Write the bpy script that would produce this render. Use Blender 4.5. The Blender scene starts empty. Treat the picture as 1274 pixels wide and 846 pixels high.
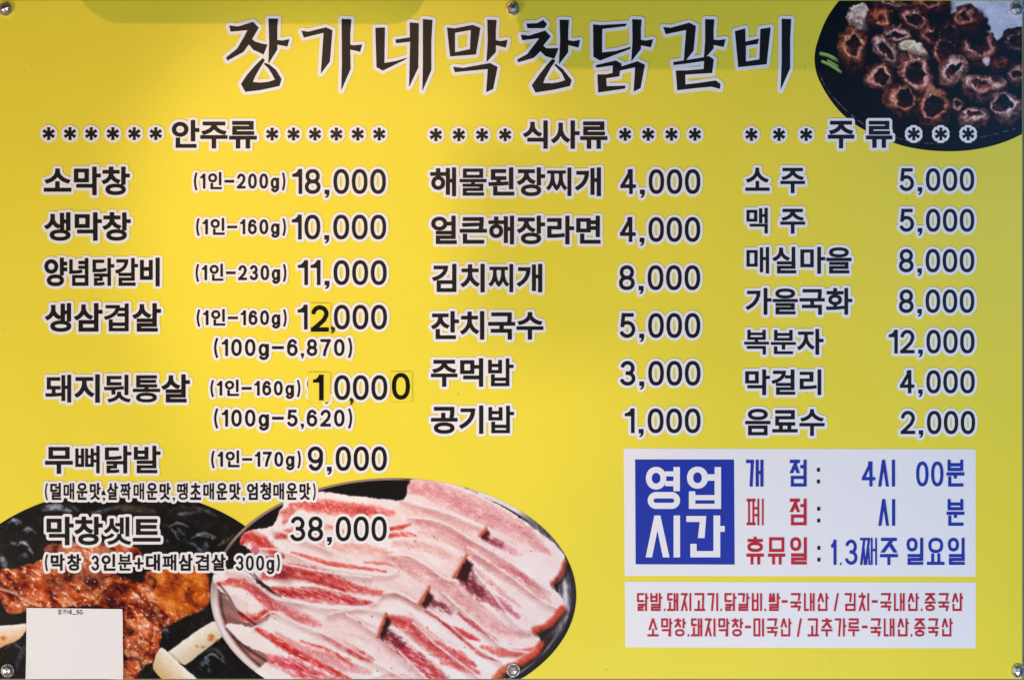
import bpy, math, random
import numpy as np
from mathutils import Vector
from mathutils.geometry import delaunay_2d_cdt

# ------------------------------------------------------------------ camera, world, lamps, exposure
sc = bpy.context.scene
C = sc.collection
Z0 = 1.5                      # height of the middle of the board above the floor
K = 0.001                     # one unit of the print layout = 1 mm
def wx(px): return (px - 637.0) * K
def wz(py): return Z0 + (423.0 - py) * K

cam_d = bpy.data.cameras.new('camera'); cam = bpy.data.objects.new('camera', cam_d); C.objects.link(cam)
DIST = 2.3
cam.location = (0, -DIST, Z0); cam.rotation_euler = (math.pi/2, 0, 0)
cam_d.sensor_width = 36.0; cam_d.lens = 36.0 * DIST / 1.274
cam_d.clip_end = 100.0
sc.camera = cam

world = bpy.data.worlds.new('World'); sc.world = world; world.use_nodes = True
bg = world.node_tree.nodes['Background']
bg.inputs['Color'].default_value = (0.80, 0.88, 1.0, 1); bg.inputs['Strength'].default_value = 0.02

def lamp(name, kind, loc, aim, power, color, **kw):
    d = bpy.data.lights.new(name, kind); d.energy = power; d.color = color
    for k, v in kw.items(): setattr(d, k, v)
    o = bpy.data.objects.new(name, d); C.objects.link(o); o.location = loc
    o.rotation_euler = (Vector(aim) - Vector(loc)).to_track_quat('-Z', 'Y').to_euler()
    return o
KEY = Vector((-0.22, -1.2, 1.97))
# a small warm bulb over the shop name, a warm pool from the left, a cool lamp on the right and soft white light from below
lamp('warm_lamp', 'SPOT', KEY, (-0.20, 0, 1.55), 15.5, (1.0, 0.59, 0.30), shadow_soft_size=0.0015, spot_size=math.radians(88), spot_blend=1.0)
lamp('warm_pool_lamp', 'SPOT', (-0.75, -1.3, 2.45), (-0.19, 0, 1.60), 37, (1.0, 0.77, 0.52), shadow_soft_size=0.05, spot_size=math.radians(23.5), spot_blend=0.6)
lamp('cool_side_lamp', 'AREA', (1.06, -1.2, 1.74), (0.6, 0, 1.6), 6.5, (0.16, 0.45, 1.0), shape='DISK', size=0.16)
lamp('low_front_lamp', 'AREA', (0.40, -1.5, 0.25), (0.15, 0, 1.25), 24.5, (0.83, 0.885, 1.0), shape='DISK', size=0.5)
lamp('left_front_lamp', 'AREA', (-1.7, -1.1, 0.9), (-0.6, 0, 1.3), 20.0, (1.0, 0.87, 0.73), shape='DISK', size=0.5)

sc.view_settings.view_transform = 'Standard'; sc.view_settings.look = 'None'
sc.view_settings.exposure = 0.02; sc.view_settings.gamma = 1.0; sc.view_settings.use_curve_mapping = False
sc.render.engine = 'CYCLES'

# ------------------------------------------------------------------ materials
def s2l(c):
    c = np.asarray(c, float) / 255.0
    return np.where(c <= 0.04045, c / 12.92, ((c + 0.055) / 1.055) ** 2.4)
def mat(name, col, rough=0.42, spec=0.5, metal=0.0, grain=0.06, var=0.0, vcol=None, scale=900.0, speck=False, sheen=False):
    m = bpy.data.materials.new(name); m.use_nodes = True
    nt = m.node_tree; N = nt.nodes; L = nt.links; b = N['Principled BSDF']
    b.inputs['Roughness'].default_value = rough; b.inputs['Metallic'].default_value = metal
    b.inputs['Specular IOR Level'].default_value = spec
    tc = N.new('ShaderNodeTexCoord')
    if vcol:
        a = N.new('ShaderNodeAttribute'); a.attribute_name = vcol; src = a.outputs['Color']
    else:
        rgb = N.new('ShaderNodeRGB'); rgb.outputs[0].default_value = (*col, 1); src = rgb.outputs[0]
    if var > 0:
        n = N.new('ShaderNodeTexNoise'); n.inputs['Scale'].default_value = 9.0; n.inputs['Detail'].default_value = 6.0
        L.new(tc.outputs['Object'], n.inputs['Vector'])
        mr = N.new('ShaderNodeMapRange'); mr.inputs['To Min'].default_value = 1 - var; mr.inputs['To Max'].default_value = 1 + var
        L.new(n.outputs['Fac'], mr.inputs['Value'])
        mx = N.new('ShaderNodeMix'); mx.data_type = 'RGBA'; mx.blend_type = 'MULTIPLY'; mx.inputs[0].default_value = 1
        L.new(src, mx.inputs[6]); L.new(mr.outputs[0], mx.inputs[7]); src = mx.outputs[2]
    if speck:      # small flecks of dirt left on the plastic
        v = N.new('ShaderNodeTexVoronoi'); v.inputs['Scale'].default_value = 24.0; v.inputs['Randomness'].default_value = 1.0
        L.new(tc.outputs['Object'], v.inputs['Vector'])
        cr = N.new('ShaderNodeMapRange'); cr.inputs['From Min'].default_value = 0.010; cr.inputs['From Max'].default_value = 0.034
        cr.inputs['To Min'].default_value = 0.55; cr.inputs['To Max'].default_value = 0.0
        L.new(v.outputs['Distance'], cr.inputs['Value'])
        mx = N.new('ShaderNodeMix'); mx.data_type = 'RGBA'
        mx.inputs[7].default_value = (0.16, 0.12, 0.02, 1)
        L.new(cr.outputs[0], mx.inputs[0]); L.new(src, mx.inputs[6]); src = mx.outputs[2]
    L.new(src, b.inputs['Base Color'])
    if sheen:      # the gloss of the laminate is not quite even
        rn = N.new('ShaderNodeTexNoise'); rn.inputs['Scale'].default_value = 5.0; rn.inputs['Detail'].default_value = 8.0; rn.inputs['Roughness'].default_value = 0.65
        L.new(tc.outputs['Object'], rn.inputs['Vector'])
        rr = N.new('ShaderNodeMapRange'); rr.inputs['From Min'].default_value = 0.3; rr.inputs['From Max'].default_value = 0.7
        rr.inputs['To Min'].default_value = rough - 0.06; rr.inputs['To Max'].default_value = rough + 0.08
        L.new(rn.outputs['Fac'], rr.inputs['Value']); L.new(rr.outputs[0], b.inputs['Roughness'])
    if grain > 0:
        g = N.new('ShaderNodeTexNoise'); g.inputs['Scale'].default_value = scale; g.inputs['Detail'].default_value = 2.0
        L.new(tc.outputs['Object'], g.inputs['Vector'])
        bp = N.new('ShaderNodeBump'); bp.inputs['Strength'].default_value = grain; bp.inputs['Distance'].default_value = 0.001
        L.new(g.outputs['Fac'], bp.inputs['Height']); L.new(bp.outputs[0], b.inputs['Normal'])
    return m
PR = dict(rough=0.35, spec=0.17, grain=0.3, sheen=True)
M_YEL = mat('yellow_print', (0.83, 0.690, 0.050), var=0.045, speck=True, **PR)
M_WHT = mat('white_print', (0.815, 0.79, 0.765), var=0.02, **PR)
M_INK = mat('black_print', (0.012, 0.011, 0.011), **PR)
M_BLU = mat('blue_print', (0.016, 0.036, 0.34), var=0.05, **PR)
M_RED = mat('red_print', (0.50, 0.018, 0.035), var=0.05, **PR)
M_STK = mat('yellow_sticker_vinyl', (0.81, 0.69, 0.052), var=0.03, rough=0.4, spec=0.15, grain=0.15)
M_STI = mat('black_sticker_ink', (0.008, 0.008, 0.008), rough=0.4, spec=0.06, grain=0.1)
M_PAP = mat('white_paper', (0.78, 0.76, 0.75), rough=0.75, spec=0.2, var=0.02, grain=0.2, scale=500)
M_PEN = mat('marker_ink', (0.02, 0.015, 0.01), rough=0.6, spec=0.2, grain=0)
M_PIC = mat('printed_photo', (0, 0, 0), vcol='print', **PR)
M_STEEL = mat('polished_steel', (0.72, 0.70, 0.68), rough=0.34, metal=1.0, grain=0.03, scale=400)
M_WALL = mat('wall_plaster', (0.20, 0.18, 0.15), rough=0.85, var=0.2, grain=0.6, scale=160)
M_CASTER = mat('shadow_caster_dark', (0.06, 0.05, 0.035), rough=0.6, var=0.2, grain=0.2, scale=90)  # dark surface of the added shadow-casting panels

# ------------------------------------------------------------------ object helpers
def props(o, label=None, cat=None, group=None, kind=None):
    if label: o['label'] = label
    if cat: o['category'] = cat
    if group: o['group'] = group
    if kind: o['kind'] = kind
    return o
def empty(name, loc, **kw):
    o = bpy.data.objects.new(name, None); o.empty_display_size = 0.05; C.objects.link(o); o.location = loc
    return props(o, **kw)
def link(name, me, parent=None, **kw):
    o = bpy.data.objects.new(name, me); C.objects.link(o)
    if parent is not None:
        o.parent = parent
        o.location = -Vector(parent.location)         # meshes are written in world coordinates
    return props(o, **kw)
def pydata(name, V, F, mats, idx=None):
    me = bpy.data.meshes.new(name); me.from_pydata(V, [], F)
    for m in mats: me.materials.append(m)
    if idx is not None: me.polygons.foreach_set('material_index', idx)
    me.update(); return me

# ------------------------------------------------------------------ flat print: raster -> outline -> mesh
S = 5                                        # samples per layout unit
def area(P):
    P = np.asarray(P); x, y = P[:, 0], P[:, 1]
    return 0.5 * float(np.sum(x * np.roll(y, -1) - np.roll(x, -1) * y))
def raster(polys, x0, y0, w, h):
    W = np.zeros((h, w + 1), np.int32)
    for P in polys:
        P = (np.asarray(P, float) - (x0, y0)) * S
        n = len(P)
        for i in range(n):
            (ax, ay), (bx, by) = P[i], P[(i + 1) % n]
            if ay == by: continue
            s = 1
            if ay > by: ax, ay, bx, by, s = bx, by, ax, ay, -1
            r0 = max(0, math.ceil(ay - .5)); r1 = min(h - 1, math.ceil(by - .5) - 1)
            if r1 < r0: continue
            r = np.arange(r0, r1 + 1); x = ax + (r + .5 - ay) * (bx - ax) / (by - ay)
            np.add.at(W, (r, np.clip(np.ceil(x - .5), 0, w).astype(int)), s)
    return np.cumsum(W, 1)[:, :w] != 0
def dist_out(B, R):
    """distance (in samples) from every sample to the nearest inked one, up to R"""
    d = np.where(B, 0.0, 1e6); acc = d.copy()
    for k in range(1, R + 1):
        q = d + k * k
        acc[k:] = np.minimum(acc[k:], q[:-k]); acc[:-k] = np.minimum(acc[:-k], q[k:])
    d = acc; acc = d.copy()
    for k in range(1, R + 1):
        q = d + k * k
        acc[:, k:] = np.minimum(acc[:, k:], q[:, :-k]); acc[:, :-k] = np.minimum(acc[:, :-k], q[:, k:])
    return np.sqrt(acc)
def contours(F, lev, x0, y0, tol):
    """closed iso-lines of the field F (positive inside) as lists of layout points"""
    h, w = F.shape; G = F - lev; I = G > 0
    nxt = {}
    a, b, c, d = I[:-1, :-1], I[:-1, 1:], I[1:, 1:], I[1:, :-1]
    code = a * 1 + b * 2 + c * 4 + d * 8
    # edges: 0 top 1 right 2 bottom 3 left ; walk with the ink on the left
    T = {1: [(0, 3)], 2: [(1, 0)], 3: [(1, 3)], 4: [(2, 1)], 5: [(0, 1), (2, 3)], 6: [(2, 0)], 7: [(2, 3)],
         8: [(3, 2)], 9: [(0, 2)], 10: [(3, 0), (1, 2)], 11: [(1, 2)], 12: [(3, 1)], 13: [(0, 1)], 14: [(3, 0)]}
    ys, xs = np.nonzero((code > 0) & (code < 15))
    def eid(e, y, x):
        return (y, x, 0) if e == 0 else (y, x + 1, 1) if e == 1 else (y + 1, x, 0) if e == 2 else (y, x, 1)
    for y, x in zip(ys.tolist(), xs.tolist()):
        for e0, e1 in T[int(code[y, x])]:
            nxt[eid(e0, y, x)] = eid(e1, y, x)
    out = []
    while nxt:
        k0, k = nxt.popitem(); loop = [k0]
        while k != k0:
            loop.append(k)
            if k not in nxt: break
            k = nxt.pop(k)
        P = []
        for (y, x, o) in loop:
            if o == 0: g0, g1 = G[y, x], G[y, x + 1]; t = g0 / (g0 - g1); P.append((x + t, y))
            else: g0, g1 = G[y, x], G[y + 1, x]; t = g0 / (g0 - g1); P.append((x, y + t))
        P = (np.array(P) + .5) / S + (x0, y0)
        if len(P) > 6 and abs(area(P)) > 0.12: out.append(dp_closed(P, tol))
    return out
def dp_closed(P, tol):
    n = len(P); i = int(np.argmin(P[:, 0])); P = np.roll(P, -i, 0)
    j = int(np.argmax(np.hypot(*(P - P[0]).T)))
    Q = np.vstack([P, P[:1]]); keep = np.zeros(n + 1, bool); keep[[0, j, n]] = True
    st = [(0, j), (j, n)]
    while st:
        a, b = st.pop()
        if b - a < 2: continue
        d = Q[b] - Q[a]; L = math.hypot(*d) + 1e-9
        e = np.abs((Q[a + 1:b, 0] - Q[a, 0]) * d[1] - (Q[a + 1:b, 1] - Q[a, 1]) * d[0]) / L
        m = int(np.argmax(e))
        if e[m] > tol: m += a + 1; keep[m] = True; st += [(a, m), (m, b)]
    return Q[:n][keep[:n]]
def fill(polys, depth):
    """flat sheet with holes, depth metres in front of the board face -> verts, faces"""
    pts = []; edges = []; E0 = []
    for P in polys:
        n0 = len(pts); m = len(P); pts += [Vector((float(x), float(y))) for x, y in P]
        edges += [(n0 + i, n0 + (i + 1) % m) for i in range(m)]
        E0.append(np.hstack([P, np.roll(P, -1, 0)]))
    vs, _, fs, *_ = delaunay_2d_cdt(pts, edges, [], 0, 1e-6)
    XY = np.array([(v.x, v.y) for v in vs]); T = np.array([f[:3] for f in fs]); c = XY[T].mean(1)
    E = np.vstack(E0); ins = np.zeros(len(c), bool)
    for x0, y0, x1, y1 in E.tolist():          # even-odd test of every triangle's middle
        if y0 == y1: continue
        k = ((y0 > c[:, 1]) != (y1 > c[:, 1])) & (c[:, 0] < x0 + (c[:, 1] - y0) * (x1 - x0) / (y1 - y0))
        ins ^= k
    T = T[ins]; p, q, r = XY[T[:, 0]], XY[T[:, 1]], XY[T[:, 2]]
    cr = (q[:, 0] - p[:, 0]) * (r[:, 1] - p[:, 1]) - (q[:, 1] - p[:, 1]) * (r[:, 0] - p[:, 0])
    V = [(wx(x), -depth, wz(y)) for x, y in XY.tolist()]
    return V, [tuple(t) if k < 0 else tuple(t[::-1]) for t, k in zip(T.tolist(), cr)]      # all faces look at the viewer
D_PIC, D_BOX, D_BLUE, D_OUT, D_INK = 0.0003, 0.0003, 0.0006, 0.0008, 0.0011
def lettering(name, polys, ink, border=0.0, parent=None, bmat=None, d_ink=D_INK, d_out=D_OUT, **kw):
    A = np.vstack([np.asarray(p) for p in polys]); pad = border + 2
    x0, y0 = A.min(0) - pad; x1, y1 = A.max(0) + pad
    w, h = int((x1 - x0) * S) + 1, int((y1 - y0) * S) + 1
    B = raster(polys, x0, y0, w, h)
    F = np.pad(B.astype(float), 1)
    F = sum(F[1 + i:h + 1 + i, 1 + j:w + 1 + j] for i in (-1, 0, 1) for j in (-1, 0, 1)) / 9.0
    V, Fc = fill(contours(F, 0.5, x0, y0, 0.045), d_ink); idx = [0] * len(Fc); mats = [ink]
    if border > 0:
        R = int(math.ceil(border * S)) + 2
        D = dist_out(B, R); D = np.minimum(D, R)
        V2, F2 = fill(contours(-D, -border * S, x0, y0, 0.05), d_out)
        n = len(V); V = V + V2; Fc = Fc + [tuple(i + n for i in f) for f in F2]; idx += [1] * len(F2); mats.append(bmat or M_WHT)
    return link(name, pydata(name, V, Fc, mats, idx), parent, **kw)

# ------------------------------------------------------------------ letters
GL = {}
# letter outlines in thousandths of an em, x right and y down, one row per syllable in this order
ORDER = '안주류식사소막창생양념닭갈비삼겹살돼지뒷통무뼈발덜매운맛짝땡초엄청셋트인분대패해물된장찌개얼큰라면김치잔국수먹밥공기맥실마을가화복자걸리음료네'
OUTLINES = [
[[302,-763,226,-752,161,-722,110,-675,78,-614,66,-540,78,-467,110,-405,161,-358,226,-328,302,-317,378,-328,443,-358,494,-405,526,-467,538,-540,526,-614,494,-675,443,-722,378,-752],[302,-691,352,-684,395,-664,429,-632,450,-590,458,-540,450,-491,429,-449,395,-418,352,-397,302,-390,252,-397,210,-418,176,-449,155,-491,147,-540,155,-590,176,-632,210,-664,252,-684],[669,-827,669,-161,752,-161,752,-483,885,-483,885,-552,752,-552,752,-827],[189,-229,189,58,792,58,792,-10,271,-10,271,-229]],
[[127,-770,127,-704,412,-704,395,-630,347,-568,277,-516,192,-477,98,-454,130,-388,213,-408,290,-440,360,-482,417,-534,458,-595,500,-534,557,-482,627,-440,705,-408,788,-388,819,-454,725,-477,640,-516,570,-568,522,-630,505,-704,789,-704,789,-770],[50,-312,50,-244,416,-244,416,77,498,77,498,-244,867,-244,867,-312]],
[[49,-288,49,-221,262,-221,262,78,345,78,345,-221,573,-221,573,78,656,78,656,-221,869,-221,869,-288],[150,-380,790,-380,790,-448,233,-448,233,-559,770,-559,770,-792,147,-792,147,-724,686,-724,686,-622,150,-622]],
[[187,-237,187,-169,708,-169,708,78,791,78,791,-237],[708,-827,708,-283,791,-283,791,-827],[285,-784,285,-696,274,-617,244,-543,197,-478,134,-424,58,-386,100,-320,161,-350,215,-388,262,-436,300,-490,328,-551,357,-494,395,-444,441,-400,494,-364,554,-336,595,-402,520,-438,458,-488,410,-550,380,-620,369,-696,369,-784]],
[[271,-749,271,-587,259,-488,227,-392,176,-305,112,-234,37,-182,88,-115,147,-154,200,-206,246,-268,284,-338,313,-415,342,-343,379,-276,424,-218,475,-170,532,-133,583,-199,510,-249,447,-317,397,-400,365,-491,353,-587,353,-749],[662,-827,662,78,745,78,745,-390,893,-390,893,-461,745,-461,745,-827]],
[[415,-328,415,-108,50,-108,50,-40,870,-40,870,-108,497,-108,497,-328],[412,-766,412,-697,393,-610,342,-531,267,-464,178,-415,82,-386,118,-317,201,-342,280,-381,352,-432,412,-495,456,-568,501,-495,561,-432,633,-381,712,-342,795,-317,831,-386,735,-415,645,-464,570,-531,518,-610,499,-697,499,-766]],
[[87,-759,87,-358,503,-358,503,-759],[422,-693,422,-425,168,-425,168,-693],[164,-243,164,-176,669,-176,669,79,752,79,752,-243],[669,-827,669,-291,752,-291,752,-523,885,-523,885,-592,752,-592,752,-827]],
[[464,-250,362,-243,279,-223,217,-189,179,-144,166,-87,179,-31,217,14,279,48,362,68,464,75,566,68,648,48,709,14,747,-31,760,-87,747,-144,709,-189,648,-223,566,-243],[464,-185,538,-181,598,-169,642,-149,670,-121,679,-87,670,-53,642,-26,598,-6,538,7,464,11,390,7,330,-6,285,-26,258,-53,248,-87,258,-121,285,-149,330,-169,390,-181],[276,-831,276,-717,75,-717,75,-650,276,-650,276,-632,266,-561,235,-496,188,-439,126,-393,51,-360,92,-295,153,-321,206,-356,253,-398,290,-448,318,-503,347,-454,384,-410,429,-372,481,-341,540,-318,579,-384,505,-414,444,-456,398,-508,368,-568,358,-632,358,-650,558,-650,558,-717,359,-717,359,-831],[669,-827,669,-273,752,-273,752,-524,885,-524,885,-593,752,-593,752,-827]],
[[515,-248,412,-241,328,-220,265,-187,226,-142,213,-86,226,-30,265,15,328,48,412,69,515,76,618,69,702,48,764,15,803,-30,817,-86,803,-142,764,-187,702,-220,618,-241],[515,-184,590,-180,650,-167,696,-147,724,-120,734,-86,724,-52,696,-25,650,-5,590,8,515,12,440,8,379,-5,333,-25,305,-52,295,-86,305,-120,333,-147,379,-167,440,-180],[239,-770,239,-649,231,-587,207,-525,168,-467,115,-417,50,-378,95,-314,145,-342,189,-377,226,-418,256,-465,280,-515,303,-470,332,-429,368,-393,410,-363,458,-339,502,-403,439,-436,388,-480,350,-532,327,-589,319,-649,319,-770],[539,-809,539,-297,617,-297,617,-516,733,-516,733,-268,812,-268,812,-826,733,-826,733,-584,617,-584,617,-809]],
[[302,-773,225,-763,160,-734,110,-689,78,-630,66,-560,78,-490,110,-431,160,-386,225,-357,302,-347,379,-357,444,-386,494,-431,527,-490,538,-560,527,-630,494,-689,444,-734,379,-763],[302,-703,353,-696,396,-677,429,-647,450,-607,458,-560,450,-512,429,-473,396,-443,353,-424,302,-417,252,-424,209,-443,176,-473,155,-512,147,-560,155,-607,176,-647,209,-677,252,-696],[464,-263,362,-256,280,-234,218,-199,179,-152,166,-93,179,-35,218,12,280,47,362,69,464,76,565,69,647,47,708,12,747,-35,760,-93,747,-152,708,-199,647,-234,565,-256],[464,-196,538,-192,598,-178,642,-157,670,-129,679,-93,670,-57,642,-29,598,-8,538,5,464,9,390,5,330,-8,285,-29,258,-57,248,-93,258,-129,285,-157,330,-178,390,-192],[669,-827,669,-291,752,-291,752,-430,883,-430,883,-499,752,-499,752,-623,883,-623,883,-692,752,-692,752,-827]],
[[213,-254,213,66,794,66,794,-254],[712,-187,712,-2,294,-2,294,-187],[104,-335,257,-336,337,-339,413,-344,488,-354,564,-367,554,-434,483,-422,412,-414,341,-408,187,-404,187,-782,104,-782],[457,-566,457,-501,711,-501,711,-295,794,-295,794,-827,711,-827,711,-726,457,-726,457,-661,711,-661,711,-566]],
[[474,-301,474,-235,670,-235,670,71,752,71,752,-301],[90,-770,90,-387,263,-388,353,-391,433,-396,508,-406,583,-419,573,-486,502,-473,430,-464,354,-458,269,-455,172,-454,172,-703,489,-703,489,-770],[669,-827,669,-342,752,-342,752,-546,885,-546,885,-615,752,-615,752,-827],[140,-301,140,-237,355,-237,355,-153,142,-153,142,66,342,64,399,61,451,54,503,45,494,-18,448,-10,400,-4,292,2,223,2,223,-93,435,-93,435,-301]],
[[669,-827,669,-367,752,-367,752,-555,885,-555,885,-625,752,-625,752,-827],[91,-783,91,-715,416,-715,394,-634,346,-562,272,-500,173,-450,51,-413,83,-344,228,-392,346,-460,434,-548,489,-656,508,-783],[180,69,784,69,784,2,261,2,261,-101,752,-101,752,-326,178,-326,178,-259,670,-259,670,-165,180,-165]],
[[707,-827,707,79,790,79,790,-827],[101,-750,101,-139,527,-139,527,-750,445,-750,445,-512,184,-512,184,-750],[184,-446,445,-446,445,-208,184,-208]],
[[184,-256,184,66,752,66,752,-256],[670,-189,670,-2,265,-2,265,-189],[272,-781,272,-691,262,-611,232,-537,185,-473,122,-420,46,-382,90,-316,151,-346,205,-385,251,-432,288,-486,316,-547,344,-493,381,-445,424,-403,475,-368,531,-342,575,-407,502,-442,441,-492,394,-552,364,-620,354,-693,354,-781],[669,-827,669,-298,752,-298,752,-533,885,-533,885,-602,752,-602,752,-827]],
[[209,-295,209,66,793,66,793,-295,711,-295,711,-182,292,-182,292,-295],[292,-116,711,-116,711,-1,292,-1],[711,-827,711,-685,508,-685,516,-753,516,-771,108,-771,108,-703,426,-703,404,-619,355,-544,281,-479,183,-427,62,-387,94,-320,206,-357,303,-406,383,-465,445,-536,488,-617,711,-617,711,-501,477,-501,477,-432,711,-432,711,-340,793,-340,793,-827]],
[[271,-796,271,-725,261,-647,231,-576,183,-516,121,-466,45,-431,86,-364,148,-392,202,-429,248,-474,286,-526,314,-585,342,-534,378,-488,422,-449,473,-416,531,-392,574,-456,500,-488,439,-534,393,-590,363,-655,353,-726,353,-796],[669,-827,669,-355,752,-355,752,-561,885,-561,885,-630,752,-630,752,-827],[180,68,784,68,784,1,261,1,261,-97,752,-97,752,-314,178,-314,178,-248,670,-248,670,-159,180,-159]],
[[86,-735,86,-370,242,-370,242,-190,39,-187,51,-117,223,-120,321,-126,419,-134,512,-147,507,-208,321,-193,321,-370,476,-370,476,-437,167,-437,167,-667,468,-667,468,-735],[548,-807,548,30,626,30,626,-383,734,-383,734,78,814,78,814,-827,734,-827,734,-451,626,-451,626,-807]],
[[707,-827,707,78,790,78,790,-827],[79,-734,79,-665,289,-665,289,-551,277,-457,242,-364,190,-281,125,-211,50,-162,98,-96,158,-134,213,-185,262,-247,302,-317,332,-394,363,-322,403,-257,452,-201,507,-154,568,-118,614,-184,538,-230,472,-294,420,-372,385,-460,373,-551,373,-665,584,-665,584,-734]],
[[703,-827,703,-174,786,-174,786,-827],[141,-782,141,-498,569,-498,569,-566,223,-566,223,-714,567,-714,567,-782],[65,-340,292,-343,292,-189,374,-189,374,-346,592,-363,646,-369,641,-430,522,-420,401,-414,163,-409,53,-409],[470,-248,470,-210,454,-146,411,-90,345,-45,263,-11,169,9,199,74,279,57,353,30,418,-5,471,-49,511,-101,551,-49,605,-6,669,30,743,56,822,73,854,9,760,-11,677,-45,612,-90,569,-146,553,-210,553,-248]],
[[458,-214,350,-208,263,-190,200,-161,161,-120,148,-69,161,-17,200,23,263,52,350,70,458,76,566,70,652,52,715,23,754,-17,767,-69,754,-120,715,-161,652,-190,566,-208],[458,-151,537,-148,600,-137,646,-121,674,-98,684,-69,674,-40,646,-17,600,0,537,10,458,13,378,10,315,0,269,-17,241,-40,231,-69,241,-98,269,-121,315,-137,378,-148],[157,-801,157,-436,416,-436,416,-348,49,-348,49,-281,867,-281,867,-348,499,-348,499,-436,771,-436,771,-501,240,-501,240,-589,742,-589,742,-652,240,-652,240,-735,766,-735,766,-801]],
[[154,-777,154,-424,764,-424,764,-777],[682,-710,682,-490,235,-490,235,-710],[49,-302,49,-234,416,-234,416,77,498,77,498,-234,869,-234,869,-302]],
[[71,-743,71,-142,316,-142,316,-743,246,-743,246,-511,141,-511,141,-743],[141,-445,246,-445,246,-210,141,-210],[447,-445,553,-445,553,-210,447,-210],[622,-530,731,-530,731,-362,622,-362],[731,-827,731,-598,622,-598,622,-743,553,-743,553,-511,447,-511,447,-743,377,-743,377,-142,622,-142,622,-293,731,-293,731,78,811,78,811,-827]],
[[87,-789,87,-395,506,-395,506,-789,424,-789,424,-660,169,-660,169,-789],[169,-595,424,-595,424,-462,169,-462],[669,-827,669,-360,752,-360,752,-564,885,-564,885,-632,752,-632,752,-827],[180,68,784,68,784,1,261,1,261,-97,752,-97,752,-317,178,-317,178,-251,670,-251,670,-159,180,-159]],
[[99,-773,99,-381,265,-382,350,-384,426,-389,497,-397,569,-409,561,-475,493,-464,425,-456,353,-450,181,-447,181,-707,511,-707,511,-773],[711,-827,711,-626,457,-626,457,-562,711,-562,711,-350,793,-350,793,-827],[213,66,827,66,827,-1,295,-1,295,-94,793,-94,793,-306,211,-306,211,-240,711,-240,711,-157,213,-157]],
[[82,-722,82,-165,427,-165,427,-722],[349,-656,349,-231,160,-231,160,-656],[538,-808,538,32,617,32,617,-400,739,-400,739,78,819,78,819,-827,739,-827,739,-469,617,-469,617,-808]],
[[458,-804,352,-796,264,-772,198,-734,156,-684,141,-622,156,-560,198,-510,264,-472,352,-449,458,-441,565,-449,652,-472,719,-510,760,-560,775,-622,760,-684,719,-734,652,-772,565,-796],[458,-737,535,-732,598,-717,646,-693,676,-661,687,-622,676,-583,646,-552,598,-529,535,-514,458,-509,382,-514,318,-529,270,-552,240,-583,229,-622,240,-661,270,-693,318,-717,382,-732],[49,-368,49,-300,424,-300,424,-117,508,-117,508,-300,869,-300,869,-368],[154,-206,154,58,778,58,778,-11,237,-11,237,-206]],
[[87,-758,87,-356,494,-356,494,-758],[412,-691,412,-423,168,-423,168,-691],[669,-827,669,-226,752,-226,752,-511,885,-511,885,-580,752,-580,752,-827],[437,-269,437,-242,421,-169,377,-106,312,-54,229,-16,136,8,169,74,248,54,320,24,385,-16,439,-64,479,-122,519,-64,572,-16,637,24,710,54,788,74,821,8,728,-16,645,-54,579,-106,535,-169,519,-242,519,-269]],
[[165,-242,165,-174,688,-174,688,78,770,78,770,-242],[365,-759,365,-691,428,-691,426,-600,418,-552,403,-502,380,-454,346,-410,312,-455,288,-504,273,-555,265,-603,263,-691,327,-691,327,-759,72,-759,72,-691,185,-691,185,-645,180,-590,164,-532,136,-476,95,-425,41,-385,86,-325,124,-350,157,-382,184,-418,206,-457,223,-499,237,-457,255,-416,279,-378,309,-344,345,-316,382,-344,413,-377,437,-415,455,-456,469,-499,486,-457,507,-418,534,-382,567,-351,606,-325,651,-385,596,-424,556,-474,528,-531,512,-589,507,-645,507,-691,616,-691,616,-759],[688,-827,688,-283,770,-283,770,-521,884,-521,884,-591,770,-591,770,-827]],
[[516,-264,408,-257,321,-235,256,-200,216,-153,202,-94,216,-35,256,12,321,47,408,69,516,76,623,69,710,47,775,12,816,-35,830,-94,816,-153,775,-200,710,-235,623,-257],[516,-198,595,-194,659,-180,706,-159,736,-130,746,-94,736,-58,706,-28,659,-7,595,6,516,11,437,6,373,-7,326,-28,296,-58,286,-94,296,-130,326,-159,373,-180,437,-194],[747,-827,747,-590,646,-590,646,-809,569,-809,569,-302,646,-302,646,-521,747,-521,747,-275,826,-275,826,-827],[77,-753,77,-354,170,-355,244,-364,288,-372,279,-440,224,-429,154,-423,154,-685,270,-685,270,-753],[311,-753,311,-357,412,-358,488,-366,531,-375,522,-443,463,-432,387,-426,387,-685,508,-685,508,-753]],
[[418,-310,418,-105,50,-105,50,-36,870,-36,870,-105,500,-105,500,-310],[418,-808,418,-684,126,-684,126,-616,417,-616,400,-537,354,-468,284,-412,196,-370,95,-344,127,-279,212,-300,290,-331,360,-374,417,-426,459,-488,501,-426,559,-374,628,-331,706,-300,791,-279,823,-344,722,-370,634,-412,564,-468,518,-537,501,-616,792,-616,792,-684,500,-684,500,-808]],
[[297,-705,347,-698,389,-679,422,-648,442,-609,450,-561,442,-514,422,-474,389,-444,347,-425,297,-418,247,-425,204,-444,172,-474,150,-514,143,-561,150,-609,172,-648,204,-679,247,-698],[207,-261,207,66,794,66,794,-261],[713,-194,713,-2,289,-2,289,-194],[711,-827,711,-598,526,-598,507,-657,473,-706,425,-743,365,-767,297,-775,221,-765,157,-736,107,-691,75,-632,64,-561,75,-490,107,-432,157,-387,221,-358,297,-348,367,-356,427,-381,475,-419,509,-469,527,-530,711,-530,711,-308,794,-308,794,-827]],
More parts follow.
